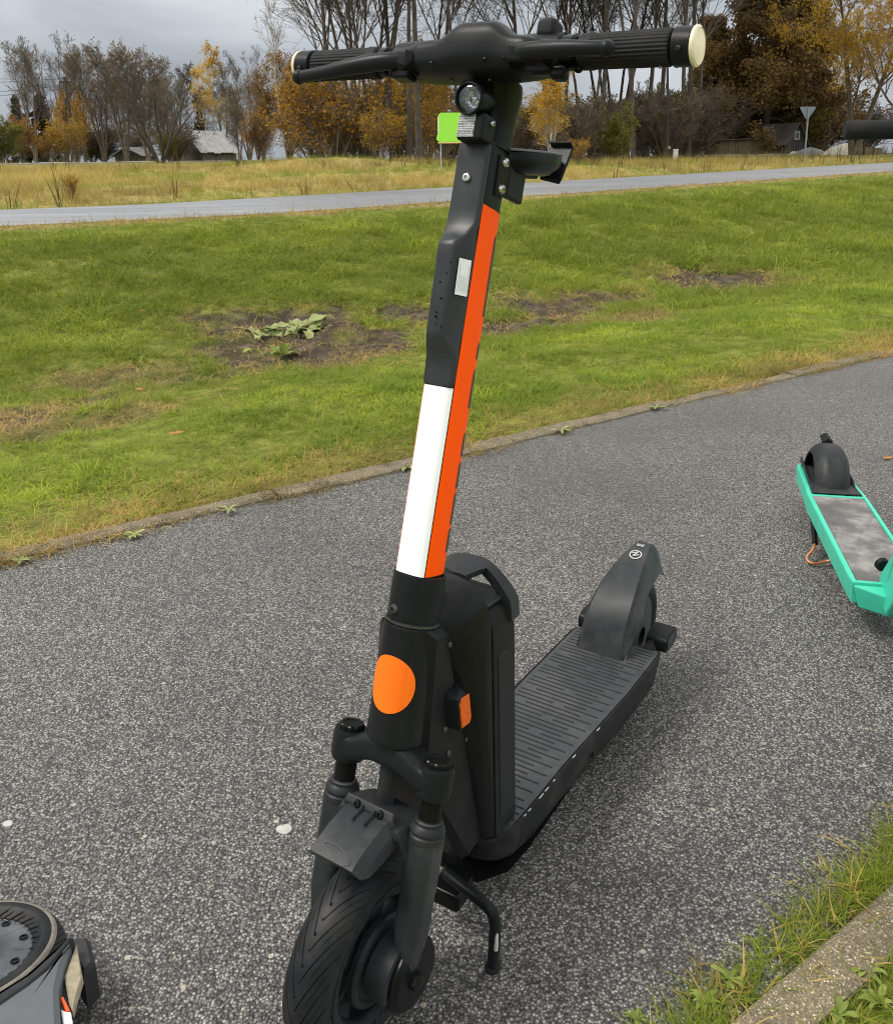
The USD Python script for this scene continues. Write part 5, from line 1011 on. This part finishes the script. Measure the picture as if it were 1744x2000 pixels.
# ------------------------------------------------------------------ far buildings, poles, signs, heaps
def gz(x, y): return float(z_of(np.array([float(x)]), np.array([float(y)]))[0])
def building(name, label, px, py, Y, yaw, W, L, hw, hr, wall, roof, over=.25, sections=1, pieces=None):
    """gabled: width W across, length L along its ridge (local y), eaves hw, ridge hr"""
    p = at(px, py, Y); t = thing(name, label, 'house' if 'house' in name else 'shed', (p[0], p[1], gz(p[0], p[1]) - .1), yaw)
    gable = lambda y: [(-W / 2, y, 0), (W / 2, y, 0), (W / 2, y, hw), (0, y, hr), (-W / 2, y, hw)]
    obj('wall', loft([gable(-L / 2), gable(L / 2)]), wall, t, False)
    sl = math.hypot(W / 2, hr - hw); n = pieces or 5
    for sd in (-1, 1):
        d = np.array([sd * W / 2, 0, hw - hr]) / sl; nr = np.array([-d[2] * sd, 0, d[0] * sd]); nr = nr if nr[2] > 0 else -nr
        rs = random.Random(len(label) + sd)
        for k in range(n):
            y0, y1 = -L / 2 - over + (L + 2 * over) * k / n + .02, -L / 2 - over + (L + 2 * over) * (k + 1) / n - .02; lift = .03 + rs.uniform(0, .06); a_ = np.array([0, 0, hr]) + nr * lift; b_ = np.array([sd * W / 2, 0, hw]) + d * (over + rs.uniform(-.1, .2)) + nr * lift
            obj('roof_sheet', loft([[(q[0], y, q[2]) for q in (a_, b_, b_ + nr * .06, a_ + nr * .06)] for y in (y0, y1)]), roof, t, False)
    return t
hs = building('old_house', 'old wooden house with a pale sheet roof among the left trees', 398, 314, 88, -.62, 4.4, 4.2, 1.0, 2.85, 'old_wood', 'old_roof', pieces=6)
for k in range(7): obj('board', rbox((2.2 + .012, -1.8 + k * .6, .5), (.03, .5, .95), .01), 'old_wood', hs, False)
building('small_shed', 'small grey shed with a gabled roof left of the old house', 268, 318, 82, -.30, 2.5, 2.6, .75, 1.35, 'old_wood', 'old_roof', pieces=3)
bn = building('gabled_barn', 'dark gabled barn with a small gable window at the right', 1513, 303, 70, .62, 2.4, 3.4, .85, 2.25, 'dark_wood', 'dark_roof', pieces=4)
wf = obj('window', cat(rbox((-.28, -1.73, 1.45), (.07, .05, .52), .01), rbox((.28, -1.73, 1.45), (.07, .05, .52), .01), rbox((0, -1.73, 1.70), (.62, .05, .07), .01), rbox((0, -1.73, 1.20), (.62, .05, .07), .01)), 'pale_frame', bn, False)
obj('pane', rbox((0, -1.715, 1.45), (.50, .02, .46), .005), 'dark_glass', wf, False)
for k in range(8): obj('board', rbox((-1.05 + k * .3, -1.715, .45), (.26, .03, .85), .006), 'dark_wood', bn, False)
p = at(1432, 303, 68); ls = thing('low_shed', 'low beige shed with a flat dark roof left of the gabled barn', 'shed', (p[0], p[1], gz(p[0], p[1]) - .1), .06)
obj('wall', loft([[(-1.75, -1.2, 0), (1.75, -1.2, 0), (1.75, 1.2, 0), (-1.75, 1.2, 0)], [(-1.45, -1.2, 1.15), (1.75, -1.2, 1.2), (1.75, 1.2, 1.2), (-1.45, 1.2, 1.15)]]), 'beige_wall', ls, False)
obj('roof', hull([(-1.65, -1.4, 1.16), (1.9, -1.4, 1.24), (1.9, 1.4, 1.26), (-1.65, 1.4, 1.18)], .04), 'dark_roof', ls, False)
for k in range(6): obj('board', rbox((-1.15 + k * .52, -1.22, .56), (.46, .03, 1.05), .01), 'beige_wall', ls, False)
p = at(1562, 300, 76); r_ = thing('lean_to', 'low dark lean-to right behind the gabled barn', 'shed', (p[0], p[1], gz(p[0], p[1]) - .1), -.05)
obj('wall', rbox((0, 0, .5), (2.4, 1.6, 1.0), .02), 'dark_wood', r_, False); obj('roof', hull([(-1.5, -1, 1.08), (1.5, -1, 1.08), (1.5, 1, 1.2), (-1.5, 1, 1.2)], .04), 'dark_roof', r_, False)

def pole(name, label, cat_, foot, top, r0, r1, m, extra=None):
    t = thing(name, label, cat_, foot); d = np.array(top) - np.array(foot)
    obj('shaft', tube([(0, 0, -.3), d * .5, d], [r0, (r0 + r1) / 2, r1], 12), m, t, True)
    return t, d
pf = at(152, 321, 76); pf[2] = gz(*pf[:2]); pt = at(126, 150, 76)
up, d_ = pole('utility_pole', 'dark wooden utility pole leaning in front of the left trees', 'pole', pf, pt, .13, .10, 'pole_wood')
obj('crossarm', rbox(d_ + (0, 0, -.35), (.9, .12, .12), .02), 'pole_wood', up); 
for k in (-1, 0, 1): obj('insulator', rev([(.03, 0), (.05, .04), (.03, .12)], d_ + (k * .38, 0, -.28), (0, 0, 1), 10), 'pale_frame', up)
pf2 = at(133, 321, 76.5); pf2[2] = gz(*pf2[:2]); pt2 = at(128, 190, 76.2)
pole('utility_pole', 'second dark pole standing close beside the leaning utility pole', 'pole', pf2, pt2, .10, .08, 'pole_wood')
for (y0, y1, z_, lab) in ((152, 157, 0, 'uppermost wire running left from the utility pole'), (165, 188, -.35, 'middle wire running left from the utility pole'), (172, 198, -.6, 'lowest wire running left from the utility pole')):
    a_ = at(126, y0, 76); b_ = at(-260, y1, 74); P = [a_ * (1 - t) + b_ * t - np.array([0, 0, 1.0 * t * (1 - t)]) for t in np.linspace(0, 1, 14)]
    obj('power_line', tube(P, .018, 5), 'wire_black', label=lab, category='wire')
pf = at(1305, 304, 50); pf[2] = gz(*pf[:2]); pt = at(1303, 40, 50)
lp, d_ = pole('thin_pole', 'thin dark pole rising behind the right grip', 'pole', pf, pt, .075, .055, 'pole_wood'); obj('collar', cyl((0, 0, .55), (0, 0, .68), .10, 12), 'galvanised', lp)
# triangular sign seen from behind
pf = at(1572, 302, 54); pf[2] = gz(*pf[:2]); pt = at(1579, 209, 54)
sp, d_ = pole('road_sign', 'grey triangular road sign seen from behind on a pale post', 'sign', pf, pt, .055, .05, 'galvanised')
tri = [(-.42, .06), (.42, .06), (.46, 0.0), (.06, -.62), (-.06, -.62), (-.46, 0.0)]
obj('sign_panel', mapv(slab(tri, -.012, .012, .004), lambda v: v + d_ + np.array([0, .075, -.02])), 'sign_back', sp, 20)
obj('clamp', rbox(d_ + (0, .045, -.15), (.16, .06, .05), .01), 'galvanised', sp)
# green board by the road
sx = at(883, 313, 33); t = thing('roadside_board', 'bright lime green board on thin posts left of the headlight', 'sign', (sx[0], sx[1], gz(sx[0], sx[1])), .05)
zt, zb = at(883, 219, 33)[2] - gz(sx[0], sx[1]), at(883, 277, 33)[2] - gz(sx[0], sx[1]); zh = zt - zb
obj('panel', slab([(.51 + .012 * math.cos(q_) if abs(math.cos(q_)) < 0 else .50 * np.sign(math.cos(q_)) * abs(math.cos(q_)) ** .35, (zt + zb) / 2 + (zh / 2 - .01) * np.sign(math.sin(q_)) * abs(math.sin(q_)) ** .35) for q_ in np.linspace(.05, 2 * PI + .05, 40, endpoint=False)], -.002, .026, .004), 'sign_white', t)
obj('green_field', slab([(-.49, zb + .30), (-.53, zb + .22), (-.55, zb + .10), (-.48, zb + .03), (-.38, zb + .01), (.40, zb + .015), (.44, zb + .06), (.44, zt - .05), (.40, zt - .01), (-.38, zt - .005), (-.46, zt - .06), (-.46, zb + .40)], -.012, -.004, .002), 'sign_green', t, False)
obj('sill', rbox((0, -.005, zb - .015), (1.0, .05, .045), .008), 'sign_yellow', t)
for x_ in (-.49, .40): obj('post', cyl((x_ + .10, .045, -.2), (x_ + .10, .045, zt - .1), .022, 12), 'galvanised', t)
# heaps and small blocks at the right
def heap(label, px, py, Y, a_, b_, h, m, seed, name):
    p = at(px, py, Y); rr = np.linspace(0, 1, 10); th = np.linspace(0, 2 * PI, 36, endpoint=False); rings = []
    for r in rr[::-1]:
        q = 1 + .12 * (meshkit.noise(np.stack([np.cos(th) * 2 + seed, np.sin(th) * 2, th * 0], -1)) - .5)
        z = h * (1 - r ** 1.7) * (1 + .15 * (meshkit.noise(np.stack([np.cos(th) * r * 3 + seed, np.sin(th) * r * 3, th * 0 + 4], -1)) - .5)); rings.append(np.stack([r * a_ * q * np.cos(th), r * b_ * q * np.sin(th), z - .05], 1))
    t = thing(name, label, 'heap', (p[0], p[1], gz(p[0], p[1]))); obj('pile', loft(rings, cap=False), m, t, True)
heap('grey gravel heap at the foot of the triangular sign', 1582, 303, 60, 1.25, .9, .55, 'gravel_grey', 3, 'gravel_heap')
heap('pale sand heap below the teal scooter grip', 1650, 302, 58, 1.65, 1.1, .72, 'sand', 8, 'sand_heap')
for k, (px, w, h, lab) in enumerate([(1672, .5, .55, 'leftmost pale concrete block right of the sand heap'), (1692, .45, .5, 'middle pale concrete block right of the sand heap'), (1710, .5, .45, 'rightmost pale concrete block right of the sand heap')]):
    p = at(px, 303, 56); obj('concrete_block', turn(rbox((p[0], p[1], gz(p[0], p[1]) + h / 2 - .05), (w, .5, h), .04), np.eye(4)), 'concrete', label=lab, category='block')
p = at(1319, 303, 48); obj('marker_box', cat(rbox((p[0], p[1], gz(p[0], p[1]) + .25), (.22, .2, .5), .02), rbox((p[0], p[1], gz(p[0], p[1]) + .52), (.26, .24, .05), .01)), 'sign_white', label='small white box right of the thin dark pole', category='box')
p = at(1555, 303, 62); obj('pale_stone', hull([(p[0] - .5, p[1], gz(*p[:2])), (p[0] + .5, p[1], gz(*p[:2])), (p[0] - .3, p[1], gz(*p[:2]) + .18), (p[0] + .35, p[1] + .2, gz(*p[:2]) + .16)], .06), 'sand', label='pale flat stone in front of the gabled barn', category='stone')

# ------------------------------------------------------------------ grass
def tuft(seed, nb, h, w, spread, lean, bend, seg=3, curl=0.0):
    rg = np.random.default_rng(seed); V, F = [], []
    for b_ in range(nb):
        a_ = rg.uniform(0, 2 * PI); r = spread * math.sqrt(rg.uniform()); base = np.array([r * math.cos(a_), r * math.sin(a_), -.01]); d = a_ + rg.normal(0, .9); hh = h * rg.uniform(.55, 1.15); ln = abs(rg.normal(lean, lean * .5)); ww = w * rg.uniform(.7, 1.3)
        dirh = np.array([math.cos(d), math.sin(d), 0]); side = np.array([-math.sin(d + rg.normal(0, .6)), math.cos(d), 0]); o = len(V)
        for k in range(seg + 1):
            u = k / seg; ang = ln + bend * u; c = base + dirh * hh * u * math.sin(ang) + np.array([0, 0, hh * u * math.cos(ang)]); wd = ww * (1 - u) ** .7 * .5
            if k < seg: V += [c - side * wd, c + side * wd]
            else: V.append(c)
        for k in range(seg - 1): i = o + 2 * k; F += [(i, i + 1, i + 3), (i, i + 3, i + 2)]
        i = o + 2 * (seg - 1); F.append((i, i + 1, i + 2))
    return np.array(V), np.array(F)
def scatter(name, label, pos, protos, mats, scl, tilt=.15, seed=0, category='grass'):
    rg = np.random.default_rng(seed); pi = UsdGeom.PointInstancer.Define(stage, numbered('/World', name)); prims = []
    for k, (m, mt) in enumerate(zip(protos, mats)):
        q = usdkit.mesh(stage, f'{pi.GetPath()}/tuft' + (f'_{k:03d}' if k else ''), m, MAT[mt]); q.CreateDoubleSidedAttr(True); prims.append(q.GetPath())
    pi.CreatePrototypesRel().SetTargets(prims); N = len(pos)
    pi.CreatePositionsAttr(Vt.Vec3fArray.FromNumpy(np.asarray(pos, np.float32)))
    pi.CreateProtoIndicesAttr(Vt.IntArray.FromNumpy(rg.integers(0, len(protos), N).astype(np.int32)))
    a_ = rg.uniform(0, 2 * PI, N); tx = rg.normal(0, tilt, N); cz, sz, cx, sx_ = np.cos(a_ / 2), np.sin(a_ / 2), np.cos(tx / 2), np.sin(tx / 2)
    qs = np.stack([cz * cx, cz * sx_, sz * sx_, sz * cx], 1)
    pi.CreateOrientationsAttr(Vt.QuathArray([Gf.Quath(float(q[0]), float(q[1]), float(q[2]), float(q[3])) for q in qs]))
    s3 = np.repeat(np.asarray(scl)[:, None], 3, 1) * np.stack([np.ones(N), np.ones(N), rg.uniform(.8, 1.25, N)], 1)
    pi.CreateScalesAttr(Vt.Vec3fArray.FromNumpy(s3.astype(np.float32)))
    keys(pi.GetPrim(), label=label, category=category, kind='stuff')
def seen(P, margin=.12):
    d = P - EYE; z = d @ FW; x = d @ RT / np.maximum(z, .01) * FPX / 1744; y = d @ UP / np.maximum(z, .01) * FPX / 1744
    return (z > .2) & (np.abs(x) < .5 + margin) & (y > -(2000 - CY) / 1744 - margin) & (y < CY / 1744 + margin)
rg5 = np.random.default_rng(5)
def sample(n, t0, t1, n0, n1, dens, margin=.15):
    t, m = rg5.uniform(t0, t1, n), rg5.uniform(n0, n1, n); x, y = xy(t, m); z = z_of(x, y); P = np.stack([x, y, z], 1); D = np.hypot(x, y)
    k = seen(P, margin) & (rg5.uniform(0, 1, n) < dens(D, t, m, x, y)); return P[k], D[k], t[k], m[k]
G1 = [tuft(1, 18, .085, .0042, .055, .55, .9), tuft(2, 16, .10, .0045, .06, .75, .9), tuft(3, 20, .065, .0040, .05, .5, 1.0), tuft(4, 14, .12, .0046, .06, .9, .8)]
nz = lambda x, y, f, s_: meshkit.fbm(np.stack([x, y, x * 0], -1) * f, 3, s_)
# lush bank and mown strip
P, D, t_, m_ = sample(330000, -3, 36, .06, ROAD0 - .95, lambda D, t, m, x, y: np.clip(np.minimum(1., (5.0 / D) ** 1.25) * (1 - sst(.05, .40, soil_mask(x, y))) * np.clip(.05 + 1.75 * nz(x, y, 2.6, 31), .18, 1) * np.where(m < .28, .30, 1) * np.where(m > ROAD0 - 1.5, .4, 1), 0, 1))
sc_ = np.where(m_ > ROAD0 - 2.2, .62, 1) * (.30 + 1.30 * nz(P[:, 0], P[:, 1], 2.3, 33)) * np.clip(D / 6, .9, 2.2) ** .8 * np.where(m_ < 2.3, .85, 1.1)
lowz = (m_ + .5 * (nz(P[:, 0], P[:, 1], 1.1, 35) - .5) * 3) < 2.2 - .02 * t_
hi = m_ > 5.5
scatter('mown_grass', 'bright yellow-green mown grass strip beside the footpath', P[lowz], G1, ['grass_bright'] * 4, sc_[lowz], .25, 1)
scatter('bank_grass', 'longer green grass on the bank and in the ditch', P[~lowz], G1, ['grass_blade', 'grass_blade', 'grass_bright', 'grass_blade'], sc_[~lowz], .35, 2)
# straw along the kerb, on the soil and on the road shoulder
S1 = [tuft(11, 14, .075, .0036, .05, .8, .7), tuft(12, 12, .10, .0036, .06, 1.05, .5), tuft(13, 16, .05, .0036, .05, .7, .9)]
P, D, t_, m_ = sample(75000, -3, 24, .02, .75, lambda D, t, m, x, y: np.clip((5 / np.maximum(D, 5)) * np.exp(-(m / .30) ** 2) * np.clip(nz(x, y, 1.1, 41) * 3.6 - .95, .10, 1), 0, 1))
P2, D2, t2_, m2_ = sample(90000, -3, 24, 1.2, 7.5, lambda D, t, m, x, y: np.clip((5 / np.maximum(D, 5)) * (.85 * np.exp(-((soil_mask(x, y) - .5) / .33) ** 2) * (soil_mask(x, y) > .05) + .55 * np.clip(nz(x, y, .9, 43) * 4 - 2.4, 0, 1) * (m < 3.4)), 0, 1))
P3, D3, t3x, m3_ = sample(40000, -3, 40, ROAD0 - 1.1, ROAD0 - .12, lambda D, t, m, x, y: np.clip((8 / np.maximum(D, 8)) * .35, 0, 1))
P4, D4, t4_, m4_ = sample(16000, -3, 20, -.012, .085, lambda D, t, m, x, y: np.clip((5 / np.maximum(D, 5)) * np.clip(nz(x, y, 2.4, 47) * 4.0 - 1.7, .02, 1), 0, 1)); P4[:, 2] = np.maximum(P4[:, 2], .004)
PP = np.vstack([P, P2, P3, P4]); DD = np.concatenate([D, D2, D3, D4 * .8])
scatter('straw_grass', 'straw-coloured dead grass along the kerb and around the bare soil', PP, S1, ['straw_blade'] * 3, np.clip(DD / 6, .75, 1.8) * rg5.uniform(.6, 1.2, len(PP)), .35, 3)
# dry field beyond the road
H1 = [tuft(21, 16, .42, .012, .22, .28, .5), tuft(22, 14, .55, .012, .24, .35, .45), tuft(23, 18, .30, .012, .22, .4, .6)]
P, D, t_, m_ = sample(170000, -30, 70, ROAD1 + .35, 62, lambda D, t, m, x, y: np.clip(.9 * np.minimum(1, (20 / D) ** 1.1) * np.clip(nz(x, y, .25, 51) * 2.2 - .25, .12, 1) * np.where(y > 44, .22, 1) * np.where((m > 40) & (x > 5), .6, 1), 0, 1))
grn = (nz(P[:, 0], P[:, 1], .22, 53) > .55) | (m_ < ROAD1 + 1.0) | (P[:, 1] > 47)
scatter('dry_grass', 'tall yellow dry grass in the field beyond the road', P[~grn], H1, ['dry_grass'] * 3, rg5.uniform(.45, 1.0, (~grn).sum()), .2, 4)
scatter('field_grass', 'green grass among the dry grass beyond the road', P[grn], H1, ['grass_bright', 'grass_blade', 'dry_grass'], rg5.uniform(.30, .62, grn.sum()) * np.where(P[grn][:, 1] > 44, .45, 1), .2, 5)
W1 = [tuft(31, 9, 1.0, .016, .10, .16, .25, 4), tuft(32, 12, .75, .018, .16, .3, .5, 4)]
P, D, t_, m_ = sample(9000, -25, 70, ROAD1 + 1.2, 45, lambda D, t, m, x, y: np.clip(.28 * np.clip(nz(x, y, .16, 61) * 3 - 1.1 + .5 * ((x > 3) & (y < 36) & (x < 14)), 0, 1), 0, 1))
scatter('dry_weeds', 'tall brown dead weeds standing in the dry field', P, W1, ['dry_weed', 'dry_weed'], rg5.uniform(.5, 1.1, len(P)), .15, 6, 'weeds')
# lower right corner: grass beyond the near kerb and creeping over it
C1 = [tuft(41, 22, .065, .0024, .035, .75, .8, 4), tuft(42, 18, .085, .0026, .04, .95, .7, 4), tuft(43, 24, .045, .0022, .035, .7, .9, 4)]
P, D, t_, m_ = sample(26000, -1.2, 4.2, -3.4, -2.215, lambda D, t, m, x, y: np.clip(nz(x, y, 7, 71) * 2.6 - .55, .05, 1), .8)
P2, D2, t2_, m2_ = sample(5200, .05, 2.6, -2.165, -2.080, lambda D, t, m, x, y: np.clip((nz(x, y, 5., 73) * 4.2 - 2.0) + .8 * np.exp(-((t - .46) / .14) ** 2) + 1.0 * np.exp(-((t - .90) / .20) ** 2), 0, 1) * np.exp(-((m + 2.128) / .022) ** 2))
PP = np.vstack([P, P2]); PP[:, 2] = np.maximum(PP[:, 2], 0.0)
scatter('corner_grass', 'short green grass around the worn kerb in the lower right corner', PP, C1, ['grass_bright', 'grass_blade', 'grass_bright'], rg5.uniform(.35, .85, len(PP)), .35, 7)
P, D, t_, m_ = sample(700, -.2, 2.6, -2.20, -2.06, lambda D, t, m, x, y: .5 * np.exp(-((m + 2.125) / .03) ** 2) + 0 * x)
scatter('corner_straw', 'dead straw on the worn kerb in the lower right corner', np.vstack([P, PP[::14]]), S1, ['straw_blade'] * 3, np.full(len(P) + len(PP[::14]), .75), .6, 8)

# ------------------------------------------------------------------ broad-leaved plants, every leaf a part
def leafmesh(L, W, rise, droop, wave, seed, nu=8, nv=5):
    rg = np.random.default_rng(seed); V = []
    for i in range(nu + 1):
        u = i / nu; w = W * (math.sin(PI * min(u * .95 + .05, 1)) ** .75) * (1 - .25 * u)
        for j in range(nv):
            v = (j / (nv - 1) - .5) * 2; V.append((L * u, v * w * .5, rise * L * math.sin(u * 1.7) - droop * L * u * u + .10 * w * abs(v) + wave * W * math.sin(u * 9 + v * 2 + seed) * abs(v)))
    F = [(i * nv + j, i * nv + j + 1, (i + 1) * nv + j + 1, (i + 1) * nv + j) for i in range(nu) for j in range(nv - 1)]
    return np.array(V), np.array(F)
def rosette(name, label, cat_, x, y, z, n, L, W, mname, seed, rise=.5, droop=.35, wave=.08, group=None, spread=0.0):
    rg = np.random.default_rng(seed); t = thing(name, label, cat_, (x, y, z), rg.uniform(0, 6))
    for k in range(n):
        a_ = 2 * PI * k / n * 1.62 + rg.normal(0, .3); s_ = rg.uniform(.6, 1.15); m = tm(leafmesh(L * s_, W * s_, rise * rg.uniform(.4, 1.3), droop * rg.uniform(.4, 1.3), wave, seed + k)); m.apply_transform(rotm(a_, (0, 0, 1))); m.apply_translation((math.cos(a_ * 2.3) * spread * rg.uniform(), math.sin(a_ * 1.7) * spread * rg.uniform(), 0)); obj('leaf', m, mname, t, True)
def on_terrain(px, py):
    d = on_ground(px, py, 0) - EYE; s_ = np.linspace(.5, 1.6, 900); P = EYE + d * s_[:, None]; z = z_of(P[:, 0], P[:, 1]); k = np.argmax(P[:, 2] < z); return P[k][0], P[k][1], float(z[k])
for k, (px, py, n, L, lab) in enumerate([(590, 640, 9, .30, 'large pale-leaved burdock on the bare soil patch'), (520, 650, 6, .24, 'left part of the pale broad-leaved burdock clump on the soil patch')]):
    x, y, z = on_terrain(px, py); rosette('burdock', lab, 'plant', x, y, z - .02, n + 4, L * .8, L * .42, 'burdock_leaf', 100 + 20 * k, .42, .42, .16, spread=.16)
x, y, z = on_terrain(545, 695); rosette('burdock', 'small green burdock just below the large one', 'plant', x, y, z, 8, .14, .08, 'weed_leaf', 190, .7, .4, .1, spread=.15)
for k, (px, py, L, lab) in enumerate([(448, 992, .075, 'pale weed rosette on the kerb at the left'), (262, 1042, .070, 'flat weed on the kerb near the left end'), (793, 909, .075, 'weed on the kerb directly left of the stem'), (1096, 838, .10, 'largest weed on the kerb, right of the stem'), (1283, 794, .085, 'flat weed on the kerb in the right half'), (40, 1092, .05, 'small weed on the kerb at the left picture edge')]):
    g = on_ground(px, py, .015); rosette('kerb_weed', lab, 'weed', g[0], g[1], .010, 6 + (k * 5) % 7, L * .60, L * (.16 + .05 * (k % 3)), 'burdock_leaf', 300 + 20 * k, .22, .2, .06)
for k, (px, py, L, n, lab) in enumerate([(1425, 1915, .055, 7, 'yellowish plantain on the asphalt edge at the lower right'), (1375, 1960, .05, 8, 'green weed left of the near kerb at the bottom'), (1245, 1992, .035, 7, 'tiny weed at the bottom edge of the asphalt'), (1690, 1900, .06, 9, 'leafy weed right of the near kerb'), (1715, 1960, .06, 9, 'leafy weed in the lower right corner'), (1640, 1985, .055, 9, 'leafy weed at the bottom right of the near kerb'), (1510, 1985, .045, 7, 'small weed on the near kerb at the bottom')]):
    g = on_ground(px, py, .005); rosette('ground_weed', lab, 'weed', g[0], g[1], max(.004, float(z_of(g[:1], g[1:2])[0])) + .002, n + 2, L * .46, L * .17, 'weed_leaf', 500 + 20 * k, .5, .35, .12)
for k, (px, py, lab) in enumerate([(600, 418, 'orange fallen leaf high on the bank'), (440, 553, 'orange-brown fallen leaf on the bank left of the stem'), (493, 613, 'orange fallen leaf beside the burdock'), (280, 618, 'reddish fallen leaf on the left bank'), (274, 776, 'brown fallen leaf at the ditch on the left'), (345, 867, 'reddish fallen leaf in the mown strip'), (1345, 465, 'pale orange fallen leaf on the right bank')]):
    x, y, z = on_terrain(px, py); v, f = leaf(px, py, .075, k * 1.3, 40 + k); c = v.mean(0); obj('fallen_leaf', (v - c + np.array([x, y, z + .05]), f), 'fallen_leaf', label=lab, category='leaf')
